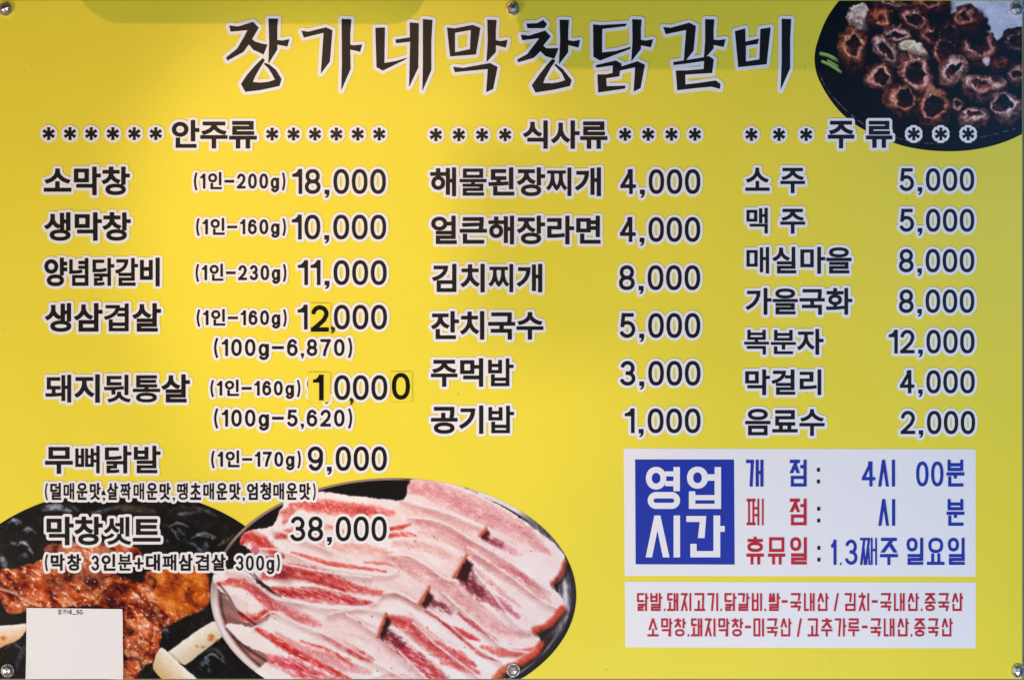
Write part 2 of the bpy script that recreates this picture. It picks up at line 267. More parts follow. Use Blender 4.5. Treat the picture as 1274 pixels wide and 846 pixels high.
[[496,-255,393,-248,309,-227,247,-193,208,-148,195,-90,208,-32,247,14,309,48,393,69,496,76,599,69,683,48,745,14,784,-32,797,-90,784,-148,745,-193,683,-227,599,-248],[496,-190,571,-186,632,-173,677,-152,705,-125,715,-90,705,-55,677,-27,632,-6,571,6,496,11,421,6,360,-6,315,-27,287,-55,277,-90,287,-125,315,-152,360,-173,421,-186],[276,-831,276,-718,75,-718,75,-651,276,-651,276,-634,266,-563,236,-497,188,-439,126,-392,52,-358,92,-293,153,-319,207,-355,253,-398,291,-448,319,-504,348,-454,386,-409,432,-371,486,-340,546,-317,585,-382,510,-412,448,-455,400,-508,369,-568,358,-634,358,-651,558,-651,558,-718,359,-718,359,-831],[711,-827,711,-569,530,-569,530,-501,711,-501,711,-279,794,-279,794,-827]],
[[733,-827,733,-210,812,-210,812,-827],[556,-807,556,-620,416,-620,416,-552,556,-552,556,-293,635,-293,635,-807],[474,-254,474,-226,457,-159,412,-100,344,-50,260,-13,167,9,198,74,278,55,352,26,419,-12,474,-59,515,-115,556,-59,612,-12,678,26,752,55,832,74,864,9,771,-13,687,-50,619,-100,574,-159,557,-226,557,-254],[237,-772,237,-654,229,-591,205,-528,166,-470,114,-419,50,-380,95,-317,144,-344,187,-380,224,-421,254,-467,277,-517,299,-471,327,-428,362,-391,403,-359,450,-334,494,-398,433,-433,383,-479,347,-533,325,-592,317,-654,317,-772]],
[[50,-108,50,-39,870,-39,870,-108],[155,-749,155,-272,776,-272,776,-339,239,-339,239,-481,747,-481,747,-548,239,-548,239,-681,767,-681,767,-749]],
[[708,-826,708,-166,791,-166,791,-826],[306,-763,230,-752,165,-722,114,-675,82,-614,70,-541,82,-468,114,-406,165,-359,230,-329,306,-318,382,-329,447,-359,498,-406,530,-468,542,-541,530,-614,498,-675,447,-722,382,-752],[306,-691,356,-684,399,-664,432,-632,453,-590,461,-541,453,-491,432,-450,399,-418,356,-398,306,-391,256,-398,213,-418,180,-450,159,-491,151,-541,159,-590,180,-632,213,-664,256,-684],[210,-233,210,58,819,58,819,-10,293,-10,293,-233]],
[[158,-798,158,-436,760,-436,760,-798,678,-798,678,-683,240,-683,240,-798],[240,-619,678,-619,678,-503,240,-503],[49,-349,49,-282,424,-282,424,-107,506,-107,506,-282,869,-282,869,-349],[153,-188,153,58,778,58,778,-10,235,-10,235,-188]],
[[533,-807,533,31,610,31,610,-396,738,-396,738,78,817,78,817,-827,738,-827,738,-464,610,-464,610,-807],[82,-717,82,-145,218,-146,287,-148,351,-153,413,-160,476,-172,468,-241,410,-230,354,-223,295,-218,165,-215,165,-649,418,-649,418,-717]],
[[542,-807,542,31,621,31,621,-394,739,-394,739,78,819,78,819,-827,739,-827,739,-463,621,-463,621,-807],[50,-145,218,-148,314,-153,409,-162,499,-176,494,-237,400,-227,400,-645,477,-645,477,-713,59,-713,59,-645,136,-645,136,-216,40,-215],[212,-645,324,-645,324,-222,212,-217]],
[[273,-544,210,-534,156,-506,115,-463,88,-406,79,-338,88,-270,115,-212,156,-169,210,-141,273,-131,337,-141,390,-169,431,-212,458,-270,467,-338,458,-406,431,-463,390,-506,337,-534],[273,-474,312,-467,346,-449,371,-420,387,-382,393,-338,387,-293,371,-256,346,-227,312,-208,273,-202,234,-208,200,-227,175,-256,159,-293,153,-338,159,-382,175,-420,200,-449,234,-467],[232,-800,232,-672,48,-672,48,-604,497,-604,497,-672,314,-672,314,-800],[542,-806,542,34,620,34,620,-378,736,-378,736,78,815,78,815,-827,736,-827,736,-446,620,-446,620,-806]],
[[156,-797,156,-521,761,-521,761,-797],[679,-731,679,-587,237,-587,237,-731],[151,68,789,68,789,3,232,3,232,-87,762,-87,762,-291,499,-291,499,-379,867,-379,867,-446,50,-446,50,-379,416,-379,416,-291,149,-291,149,-227,681,-227,681,-148,151,-148]],
[[707,-826,707,-150,790,-150,790,-826],[66,-264,286,-268,404,-274,523,-283,640,-297,634,-358,392,-340,392,-464,571,-464,571,-531,218,-531,218,-700,564,-700,564,-768,135,-768,135,-464,309,-464,309,-336,54,-332],[205,-195,205,58,820,58,820,-10,288,-10,288,-195]],
[[464,-257,362,-250,279,-229,218,-195,179,-149,166,-91,179,-33,218,13,279,48,362,69,464,76,565,69,648,48,709,13,747,-33,760,-91,747,-149,709,-195,648,-229,565,-250],[464,-191,538,-187,598,-174,642,-153,670,-126,679,-91,670,-56,642,-28,598,-7,538,6,464,10,390,6,330,-7,285,-28,258,-56,248,-91,258,-126,285,-153,330,-174,390,-187],[71,-760,71,-692,273,-692,273,-656,262,-580,232,-511,185,-449,122,-399,46,-363,88,-297,150,-325,204,-362,250,-408,288,-460,316,-519,344,-468,380,-422,425,-382,476,-349,535,-324,574,-389,501,-422,440,-468,395,-524,366,-588,356,-657,356,-692,555,-692,555,-760],[669,-827,669,-282,752,-282,752,-528,885,-528,885,-597,752,-597,752,-827]],
[[719,-827,719,78,802,78,802,-827],[378,-735,378,-667,449,-667,449,-558,446,-490,438,-418,421,-345,394,-275,356,-213,318,-277,292,-348,275,-421,266,-493,264,-558,264,-667,334,-667,334,-735,74,-735,74,-667,185,-667,185,-558,181,-477,167,-392,142,-309,101,-234,44,-173,97,-112,134,-148,164,-190,189,-239,209,-292,224,-347,239,-290,260,-235,285,-185,317,-140,356,-103,395,-140,427,-184,453,-234,473,-289,488,-346,503,-291,523,-238,548,-190,579,-148,616,-112,668,-173,611,-233,571,-307,546,-390,532,-475,528,-558,528,-667,631,-667,631,-735]],
[[536,-803,536,33,614,33,614,-395,736,-395,736,78,816,78,816,-827,736,-827,736,-463,614,-463,614,-803],[85,-710,85,-642,355,-642,338,-533,302,-430,244,-336,160,-250,50,-175,98,-116,232,-212,328,-321,391,-443,426,-573,436,-710]],
[[297,-728,347,-721,389,-703,422,-674,442,-636,450,-591,442,-546,422,-507,389,-478,347,-460,297,-453,247,-460,204,-478,172,-507,150,-546,143,-591,150,-636,172,-674,204,-703,247,-721],[297,-796,221,-786,157,-759,107,-715,75,-659,64,-591,75,-523,107,-466,157,-423,221,-395,297,-385,366,-393,425,-416,473,-453,508,-500,526,-558,711,-558,711,-367,793,-367,793,-827,711,-827,711,-626,526,-626,507,-683,473,-730,425,-766,366,-788],[213,66,827,66,827,-1,295,-1,295,-99,793,-99,793,-317,211,-317,211,-251,711,-251,711,-162,213,-162]],
[[50,-382,50,-314,869,-314,869,-382,738,-382,751,-459,758,-528,764,-648,764,-779,154,-779,154,-711,682,-711,681,-598,132,-581,143,-512,677,-536,661,-416,655,-382],[153,-224,153,58,782,58,782,-10,236,-10,236,-224]],
[[663,-827,663,79,745,79,745,-398,893,-398,893,-468,745,-468,745,-827],[85,-743,85,-675,411,-675,411,-486,87,-486,87,-139,256,-140,345,-143,428,-149,509,-159,592,-172,584,-240,505,-227,427,-218,347,-213,169,-209,169,-418,493,-418,493,-743]],
[[423,-681,423,-391,173,-391,173,-681],[504,-599,711,-599,711,-474,504,-474],[711,-826,711,-668,504,-668,504,-748,92,-748,92,-325,504,-325,504,-406,711,-406,711,-166,794,-166,794,-826],[213,-225,213,58,815,58,815,-10,296,-10,296,-225]],
[[708,-826,708,-316,791,-316,791,-826],[207,-272,207,65,791,65,791,-272],[710,-206,710,-2,288,-2,288,-206],[108,-768,108,-702,434,-702,411,-614,360,-536,283,-469,182,-414,60,-372,93,-306,240,-359,359,-433,448,-527,504,-639,523,-768]],
[[707,-827,707,78,790,78,790,-827],[300,-810,300,-670,91,-670,91,-603,301,-603,301,-534,290,-440,257,-352,207,-274,143,-208,67,-161,113,-97,173,-133,228,-180,275,-238,314,-303,343,-376,373,-308,413,-246,460,-192,514,-147,574,-113,620,-177,544,-222,478,-285,428,-360,395,-445,383,-534,383,-603,589,-603,589,-670,383,-670,383,-810]],
[[73,-748,73,-681,273,-681,273,-640,262,-564,232,-493,185,-430,122,-378,47,-341,90,-275,150,-304,204,-341,250,-388,288,-441,316,-500,343,-447,379,-399,423,-358,474,-324,531,-298,576,-361,502,-396,441,-444,395,-502,366,-569,356,-640,356,-681,555,-681,555,-748],[669,-827,669,-165,752,-165,752,-481,885,-481,885,-550,752,-550,752,-827],[189,-224,189,58,792,58,792,-10,271,-10,271,-224]],
[[135,-228,135,-161,686,-161,686,78,769,78,769,-228,500,-228,500,-393,870,-393,870,-461,741,-461,752,-522,759,-578,764,-675,764,-784,154,-784,154,-716,682,-716,680,-628,677,-578,670,-522,658,-461,50,-461,50,-393,417,-393,417,-228]],
[[416,-795,416,-744,398,-670,350,-604,277,-548,189,-507,92,-483,125,-416,208,-436,287,-468,358,-512,416,-565,460,-627,503,-565,562,-512,632,-468,711,-436,794,-416,827,-483,730,-507,642,-549,569,-605,520,-671,502,-744,502,-795],[50,-318,50,-249,416,-249,416,78,498,78,498,-249,867,-249,867,-318]],
[[190,-243,190,-176,711,-176,711,79,794,79,794,-243],[423,-692,423,-421,173,-421,173,-692],[92,-759,92,-354,504,-354,504,-532,711,-532,711,-294,794,-294,794,-827,711,-827,711,-600,504,-600,504,-759]],
[[87,-781,87,-370,506,-370,506,-781,424,-781,424,-649,169,-649,169,-781],[169,-583,424,-583,424,-437,169,-437],[182,-288,182,66,752,66,752,-288,669,-288,669,-180,264,-180,264,-288],[264,-114,669,-114,669,-2,264,-2],[669,-827,669,-330,752,-330,752,-549,885,-549,885,-619,752,-619,752,-827]],
[[455,-256,349,-249,262,-228,196,-193,155,-147,141,-89,155,-32,196,14,262,48,349,69,455,76,562,69,649,48,715,14,756,-32,770,-89,756,-147,715,-193,649,-228,562,-249],[455,-192,534,-187,598,-174,647,-153,677,-124,688,-89,677,-55,647,-27,598,-6,534,7,455,11,377,7,312,-6,264,-27,234,-55,223,-89,234,-124,264,-153,312,-174,377,-187],[147,-781,147,-714,681,-714,680,-620,676,-575,669,-527,657,-474,738,-465,750,-519,758,-569,763,-661,763,-781],[386,-580,386,-406,51,-406,51,-338,866,-338,866,-406,468,-406,468,-580]],
[[709,-827,709,78,792,78,792,-827],[103,-729,103,-662,442,-662,419,-538,370,-425,295,-323,192,-234,61,-158,105,-91,265,-189,384,-304,465,-434,511,-576,526,-729]],
[[206,-238,206,-170,730,-170,730,78,812,78,812,-238],[90,-749,90,-356,439,-356,439,-749],[361,-684,361,-421,168,-421,168,-684],[539,-809,539,-294,617,-294,617,-526,733,-526,733,-288,812,-288,812,-826,733,-826,733,-594,617,-594,617,-809]],
[[708,-827,708,-359,790,-359,790,-827],[209,68,822,68,822,1,289,1,289,-95,791,-95,791,-313,206,-313,206,-247,709,-247,709,-158,209,-158],[285,-801,285,-732,274,-655,244,-584,195,-521,132,-470,56,-433,98,-367,159,-395,214,-433,261,-479,299,-532,328,-591,357,-536,396,-487,442,-445,496,-410,556,-384,597,-449,522,-483,459,-531,411,-591,380,-658,369,-732,369,-801]],
[[86,-736,86,-152,501,-152,501,-736],[419,-670,419,-219,167,-219,167,-670],[662,-827,662,78,745,78,745,-396,893,-396,893,-466,745,-466,745,-827]],
[[458,-811,348,-804,260,-785,194,-754,154,-710,140,-655,154,-600,194,-556,260,-524,348,-505,458,-498,568,-505,656,-524,722,-556,762,-600,776,-655,762,-710,722,-754,656,-785,568,-804],[458,-749,539,-745,604,-733,652,-714,681,-687,691,-655,681,-622,652,-596,604,-576,539,-565,458,-561,377,-565,313,-576,265,-596,236,-622,226,-655,236,-687,265,-714,313,-733,377,-745],[50,-437,50,-370,867,-370,867,-437],[151,68,789,68,789,3,232,3,232,-89,762,-89,762,-293,149,-293,149,-230,681,-230,681,-150,151,-150]],
[[662,-827,662,77,745,77,745,-391,889,-391,889,-460,745,-460,745,-827],[97,-730,97,-661,429,-661,405,-538,355,-425,280,-324,180,-234,55,-158,101,-94,256,-192,372,-307,452,-437,497,-579,512,-730]],
[[326,-533,371,-528,408,-515,436,-493,454,-464,460,-430,454,-396,436,-367,408,-346,371,-333,326,-328,281,-333,244,-346,215,-367,197,-396,191,-430,197,-464,215,-493,244,-515,281,-528],[326,-598,255,-590,196,-568,151,-533,123,-486,113,-430,121,-380,143,-338,179,-304,226,-280,284,-266,284,-167,39,-164,52,-94,262,-97,378,-103,498,-114,616,-131,610,-192,466,-176,367,-170,367,-266,424,-279,472,-303,508,-337,531,-380,539,-430,529,-486,500,-533,455,-568,396,-590],[664,-827,664,78,747,78,747,-373,888,-373,888,-443,747,-443,747,-827],[284,-825,284,-717,55,-717,55,-650,595,-650,595,-717,367,-717,367,-825]],
[[141,-204,141,-137,683,-137,683,78,766,78,766,-204],[240,-639,678,-639,678,-534,240,-534],[158,-806,158,-467,417,-467,417,-360,50,-360,50,-292,867,-292,867,-360,500,-360,500,-467,760,-467,760,-806,678,-806,678,-703,240,-703,240,-806]],
[[67,-734,67,-665,273,-665,273,-551,261,-458,227,-366,175,-282,110,-212,35,-162,84,-96,143,-134,197,-186,245,-248,285,-319,315,-395,344,-324,383,-260,429,-202,482,-154,540,-118,587,-184,513,-232,449,-299,399,-378,367,-464,355,-551,355,-665,555,-665,555,-734],[662,-827,662,78,745,78,745,-392,893,-392,893,-462,745,-462,745,-827]],
[[515,-610,515,-542,711,-542,711,-364,794,-364,794,-827,711,-827,711,-610],[111,-783,111,-715,419,-715,397,-634,349,-561,277,-499,181,-449,64,-411,93,-344,236,-393,351,-462,436,-550,490,-657,508,-783],[214,69,824,69,824,2,296,2,296,-102,794,-102,794,-324,212,-324,212,-257,711,-257,711,-165,214,-165]],
[[709,-827,709,79,791,79,791,-827],[100,-743,100,-675,434,-675,434,-487,102,-487,102,-140,269,-141,358,-144,446,-150,537,-159,632,-173,624,-241,532,-228,444,-219,359,-213,186,-209,186,-420,518,-420,518,-743]],
[[458,-807,350,-800,262,-778,196,-742,154,-694,140,-635,154,-576,196,-529,262,-494,350,-472,458,-465,566,-472,655,-494,720,-529,762,-576,776,-635,762,-694,720,-742,655,-778,566,-800],[458,-741,537,-736,602,-723,650,-701,680,-672,691,-635,680,-599,650,-570,602,-549,537,-536,458,-531,379,-536,314,-549,266,-570,236,-599,225,-635,236,-672,266,-701,314,-723,379,-736],[150,-232,150,66,767,66,767,-232],[686,-165,686,-2,231,-2,231,-165],[50,-388,50,-320,867,-320,867,-388]],
[[152,-273,279,-273,279,-103,50,-103,50,-34,870,-34,870,-103,649,-103,649,-273,789,-273,789,-341,234,-341,234,-486,768,-486,768,-760,150,-760,150,-692,686,-692,686,-553,152,-553],[360,-103,360,-273,568,-273,568,-103]],
[[739,-827,739,78,818,78,818,-827],[93,-151,216,-152,280,-154,344,-160,411,-168,480,-181,468,-252,406,-241,348,-233,233,-224,176,-223,176,-730,93,-730],[547,-805,547,-523,345,-523,345,-455,547,-455,547,32,626,32,626,-805]],
]
for ch, cs in zip(ORDER, OUTLINES):
    GL[ch] = [np.array(c, float).reshape(-1, 2) / 1000.0 for c in cs]
def inside(p, P):
    x, y = p; r = False; n = len(P)
    for i in range(n):
        (ax, ay), (bx, by) = P[i], P[(i + 1) % n]
        if (ay > y) != (by > y) and x < ax + (y - ay) * (bx - ax) / (by - ay): r = not r
    return r
def bolden(cs, e):
    """move every edge of a letter outwards by e"""
    out = []
    for i, P in enumerate(cs):
        hole = sum(inside(P[0], Q) for j, Q in enumerate(cs) if j != i) % 2
        sgn = (1 if area(P) > 0 else -1)
        d = np.roll(P, -1, 0) - P; L = np.hypot(d[:, 0], d[:, 1])[:, None] + 1e-9
        nrm = np.column_stack([d[:, 1], -d[:, 0]]) / L * sgn * (-1 if hole else 1)
        n0 = np.roll(nrm, 1, 0); b = n0 + nrm
        k = np.clip(1 + np.sum(n0 * nrm, 1), 0.5, None)[:, None]
        Q = P + e * b / k
        out.append(Q if (area(Q) > 0) == (not hole) else Q[::-1])
    return out
DENSE = '돼뒷념닭갈겹통발밥물찌땡셋짝맥패매복분'
def hangul(text, x0, y0, x1, y1, e=0.85, tight=1.0):
    """a run of syllables stretched so that its ink fills the box"""
    cs = []
    x = 0
    for ch in text:
        if ch == ' ': x += 0.35; continue
        cs.append([c + (x, 0) for c in GL[ch]]); x += 0.92 * tight
    A = np.vstack([c for g in cs for c in g]); a, b = A.min(0), A.max(0)
    k = (np.array([x1 - x0, y1 - y0]) - 2 * e) / (b - a)
    res = []
    for g, ch in zip(cs, text.replace(' ', '')):
        res += bolden([(c - a) * k + (x0 + e, y0 + e) for c in g], e * (.5 if ch == '뼈' else .74 if ch in DENSE else 1))
    return res
def ccw(P):
    P = np.asarray(P, float); return P if area(P) > 0 else P[::-1]
def stroke(pts, w, closed=False, cap=0.0):
    pts = [np.array(p, float) for p in pts]; n = len(pts); out = []
    for i in range(n if closed else n - 1):
        a, b = pts[i], pts[(i + 1) % n]; d = b - a; L = math.hypot(*d)
        if L < 1e-6: continue
        d = d / L; q = np.array([-d[1], d[0]]) * w / 2
        a2 = a - d * cap if (i == 0 and not closed) else a
        b2 = b + d * cap if (i == n - 2 and not closed) else b
        out.append(ccw([a2 + q, b2 + q, b2 - q, a2 - q]))
    J = pts if closed else pts[1:-1]
    for p in J:
        out.append(ccw([p + w / 2 * np.array((math.cos(t), math.sin(t))) for t in np.linspace(0, 2 * math.pi, 17)[:-1]]))
    return out
def miter(pts, w, cap=0.0):
    """square-cornered stroke"""
    pts = [np.array(p, float) for p in pts]; out = []
    for i in range(len(pts) - 1):
        a, b = pts[i], pts[i + 1]; d = b - a; L = math.hypot(*d)
        if L < 1e-6: continue
        d = d / L; q = np.array([-d[1], d[0]]) * w / 2; e0 = cap if i == 0 else w / 2; e1 = cap if i == len(pts) - 2 else w / 2
        out.append(ccw([a - d * e0 + q, b + d * e1 + q, b + d * e1 - q, a - d * e0 - q]))
    return out
def arc(cx, cy, rx, ry, a0, a1, n=20):
    return [(cx + rx * math.cos(math.radians(t)), cy + ry * math.sin(math.radians(t))) for t in np.linspace(a0, a1, n)]
def superell(cx, cy, rx, ry, p=2.3, n=40):
    o = []
    for t in np.linspace(0, 2 * math.pi, n + 1)[:-1]:
        c, s = math.cos(t), math.sin(t)
        o.append((cx + rx * math.copysign(abs(c) ** (2 / p), c), cy + ry * math.copysign(abs(s) ** (2 / p), s)))
    return o
def digit(ch, x, y, w, h, sw):
    def T(P, i=sw / 2): return [(x + i + u * (w - 2 * i), y + i + v * (h - 2 * i)) for u, v in P]
    def U(P): return [(x + u * w, y + v * h) for u, v in P]
    if ch == '0': return stroke(T(superell(.5, .5, .5, .5)), sw, True)
    if ch == '1':
        s = 1 - sw / w
        return [ccw(U([(0, .315), (0, .2), (s * .45, .17), (s * .8, .1), (s, 0), (1, 0), (1, 1), (s, 1), (s, .315)]))]
    if ch == '2': return stroke(T(arc(.5, .29, .48, .29, 185, 372, 22) + [(.80, .56), (.45, .76), (.12, .93), (.02, 1)]), sw) + miter(T([(0, 1), (1, 1)]), sw, sw / 2)
    if ch == '3': return stroke(T(arc(.5, .255, .44, .255, 192, 445, 22)), sw) + stroke(T(arc(.5, .745, .5, .255, 275, 528, 22)), sw) + miter(T([(.34, .49), (.58, .49)]), sw)
    if ch == '4':
        return miter(T([(.72, 1), (.72, 0)]), sw, sw / 2) + [ccw([(a, b) for a, b in stroke(T([(.72, .0), (0, .70)]), sw * .95)[0]])] + miter(T([(0, .72), (1, .72)]), sw, sw / 2) + [ccw(T([(.72, -.07), (.45, -.07), (.45, .2), (.72, .2)], sw / 2))]
    if ch == '5': return miter(T([(.96, 0), (.15, 0)]), sw, sw / 2 * .4) + miter(T([(.16, 0), (.07, .49)]), sw, sw / 2) + stroke(T(arc(.47, .68, .53, .32, 222, 520, 24)), sw)
    if ch == '6': return stroke(T(superell(.5, .68, .5, .32, 2.1)), sw, True) + stroke(T(arc(.52, .34, .46, .34, 335, 270, 8) + arc(.5, .5, .5, .5, 265, 165, 14)), sw)
    if ch == '9': return stroke(T(superell(.5, .32, .5, .32, 2.1)), sw, True) + stroke(T(arc(.48, .66, .46, .34, 155, 90, 8) + arc(.5, .5, .5, .5, 85, -15, 14)), sw)
    if ch == '7': return miter(T([(0, 0), (1, 0)]), sw, sw / 2) + stroke(T([(.97, 0), (.62, .45), (.42, .75), (.34, 1)]), sw, cap=sw / 2)
    if ch == '8': return stroke(T(superell(.5, .25, .44, .25, 2.1)), sw, True) + stroke(T(superell(.5, .75, .5, .25, 2.1)), sw, True)
    if ch == 'g': return stroke(T(superell(.46, .35, .46, .35, 2.1)), sw, True) + miter(T([(1, .02), (1, .72)]), sw, sw / 2) + stroke(T(arc(.5, .74, .5, .26, 0, 160, 14)), sw)
    if ch == ',': return [ccw(U(P)) for P in ([(0, 0), (1, 0), (1, .55), (0, .55)], [(.45, .4), (1, .5), (.86, .76), (.6, .94), (.2, 1), (.1, .86), (.42, .75)])]
    if ch == '(': return stroke(T([(1, 0), (.62, .1), (.25, .25), (.06, .4), (0, .5), (.06, .6), (.25, .75), (.62, .9), (1, 1)]), sw)
    if ch == ')': return stroke(T([(0, 0), (.38, .1), (.75, .25), (.94, .4), (1, .5), (.94, .6), (.75, .75), (.38, .9), (0, 1)]), sw)
    if ch == '-': return miter([(x, y + h / 2), (x + w, y + h / 2)], sw)
    if ch == '+': return miter([(x, y + h / 2), (x + w, y + h / 2)], sw) + miter([(x + w / 2, y), (x + w / 2, y + h)], sw)
    raise KeyError(ch)
def price(text, x0, y0, x1, y1, sw=4.6):
    """digits of height y1-y0 filling x0..x1; the comma hangs below"""
    h = y1 - y0; Wd = {'1': .40, ',': .20}; toks = []
    for i, ch in enumerate(text):
        toks.append((ch, Wd.get(ch, .64)))
    gaps = [(.16 if ',' in text[i:i + 2] else .105) for i in range(len(text) - 1)]
    tot = sum(t[1] for t in toks) + sum(gaps); k = (x1 - x0) / tot; x = x0; out = []
    for i, (ch, w) in enumerate(toks):
        if ch == ',': out += digit(',', x, y0 + h * .83, w * k, h * .33, sw)
        else: out += digit(ch, x, y0, w * k, h, sw)
        x += (w + (gaps[i] if i < len(gaps) else 0)) * k
    return out
def note(text, x0, y0, x1, y1, sw, e=0.4, han=(.03, .90), dig=(.10, .87), hw=.70):
    """small bracketed line: brackets as tall as the box, mixed syllables and digits"""
    H = y1 - y0; toks = []
    for ch in text:
        if ch == ' ': toks.append((ch, .30)); continue
        if ch in GL: w = hw
        else: w = {'(': .19, ')': .19, '-': .50, ',': .12, '1': .27, 'g': .43, '+': .52}.get(ch, .44)
        toks.append((ch, w))
    g = .13
    tot = sum(t[1] for t in toks) + g * (len(toks) - 1); k = (x1 - x0) / tot; x = x0; out = []
    for ch, w in toks:
        W = w * k
        a, b = y0 + H * dig[0], y0 + H * dig[1]
        if ch == ' ': pass
        elif ch in GL: out += hangul(ch, x, y0 + H * han[0], x + W, y0 + H * han[1], e)
        elif ch in '()': out += digit(ch, x, y0, W, H, sw * .8)
        elif ch == '-': out += digit(ch, x, a, W, (b - a) * 1.02, sw)
        elif ch == ',': out += digit(ch, x, b - sw, sw * 1.1, sw * 1.9, sw)
        elif ch == 'g': out += digit(ch, x, a + (b - a) * .27, W, (b - a) * .97, sw)
        elif ch == '+': out += digit(ch, x, a + (b - a) * .15, W, (b - a) * .75, sw)
        else: out += digit(ch, x, a, W, b - a, sw)
        x += (w + g) * k
    return out
def star(cx, cy, r=7.6, sw=3.1):
    out = []
    for t in (90, 30, 150):
        c, s = math.cos(math.radians(t)), math.sin(math.radians(t))
        for q in (1, -1):
            a = np.array((cx, cy)); b = a + q * r * np.array((c, s)); n = np.array((-s, c))
            out.append(ccw([a + n * sw * .38, b + n * sw * .58, b - n * sw * .58, a - n * sw * .38]))
    return out
# modular syllables of the tall narrow face on the white notices
INI = 'ㄱㄲㄴㄷㄸㄹㅁㅂㅃㅅㅆㅇㅈㅉㅊㅋㅌㅍㅎ'
VOW = 'ㅏㅐㅑㅒㅓㅔㅕㅖㅗㅘㅙㅚㅛㅜㅝㅞㅟㅠㅡㅢㅣ'
FIN = ' ㄱㄲㄳㄴㄵㄶㄷㄹㄺㄻㄼㄽㄾㄿㅀㅁㅂㅄㅅㅆㅇㅈㅊㅋㅌㅍㅎ'
def jamo(j, x0, y0, x1, y1, sw, tall=False):
    w, h = x1 - x0, y1 - y0; i = sw / 2
    def T(P): return [(x0 + i + u * (w - sw), y0 + i + v * (h - sw)) for u, v in P]
    def ln(*P): return miter(T(P), sw, i)
    def dg(a, b):      # slanted stroke cut level at its ends
        (ax, ay), (bx, by) = T([a])[0], T([b])[0]; k = sw / 2 * math.hypot(bx - ax, by - ay) / max(abs(by - ay), 1e-6)
        return [ccw([(ax - k, ay - i), (ax + k, ay - i), (bx + k, by + i), (bx - k, by + i)])]
    if j == 'ㄱ': return ln((0, 0), (1, 0)) + (dg((1, 0), (.72 if tall else .86, 1)))
    if j == 'ㄴ': return ln((0, 0), (0, 1), (1, 1))
    if j == 'ㄷ': return ln((1, 0), (0, 0), (0, 1), (1, 1))
    if j == 'ㄹ': return ln((0, 0), (1, 0), (1, .5), (0, .5), (0, 1), (1, 1))
    if j == 'ㅁ': return ln((0, 0), (1, 0), (1, 1), (0, 1), (0, 0))
    if j == 'ㅂ': return ln((0, 0), (0, 1), (1, 1), (1, 0)) + ln((0, .42), (1, .42))
    if j == 'ㅅ': return dg((.5, 0), (.03, 1)) + dg((.5, 0), (.97, 1))
    if j == 'ㅆ': return jamo('ㅅ', x0, y0, x0 + w * .56, y1, sw) + jamo('ㅅ', x1 - w * .56, y0, x1, y1, sw)
    if j == 'ㅇ': return stroke(T(superell(.5, .5, .5, .5, 2.4)), sw, True)
    if j == 'ㅈ': return ln((0, 0), (1, 0)) + dg((.86, 0), (0, 1)) + dg((.52, .42), (1, 1))
    if j == 'ㅉ': return jamo('ㅈ', x0, y0, x0 + w * .56, y1, sw) + jamo('ㅈ', x1 - w * .56, y0, x1, y1, sw)
    if j == 'ㅊ': return miter(T([(.5, -.02), (.5, .1)]), sw, i) + jamo('ㅈ', x0, y0 + h * .13, x1, y1, sw)
    if j == 'ㅍ': return ln((0, 0), (1, 0)) + ln((0, 1), (1, 1)) + ln((.24, 0), (.24, 1)) + ln((.76, 0), (.76, 1))
    if j == 'ㅎ': return miter(T([(.5, -.05), (.5, .1)]), sw, i) + ln((0, .14), (1, .14)) + jamo('ㅇ', x0, y0 + h * .33, x1, y1, sw)
    raise KeyError(j)
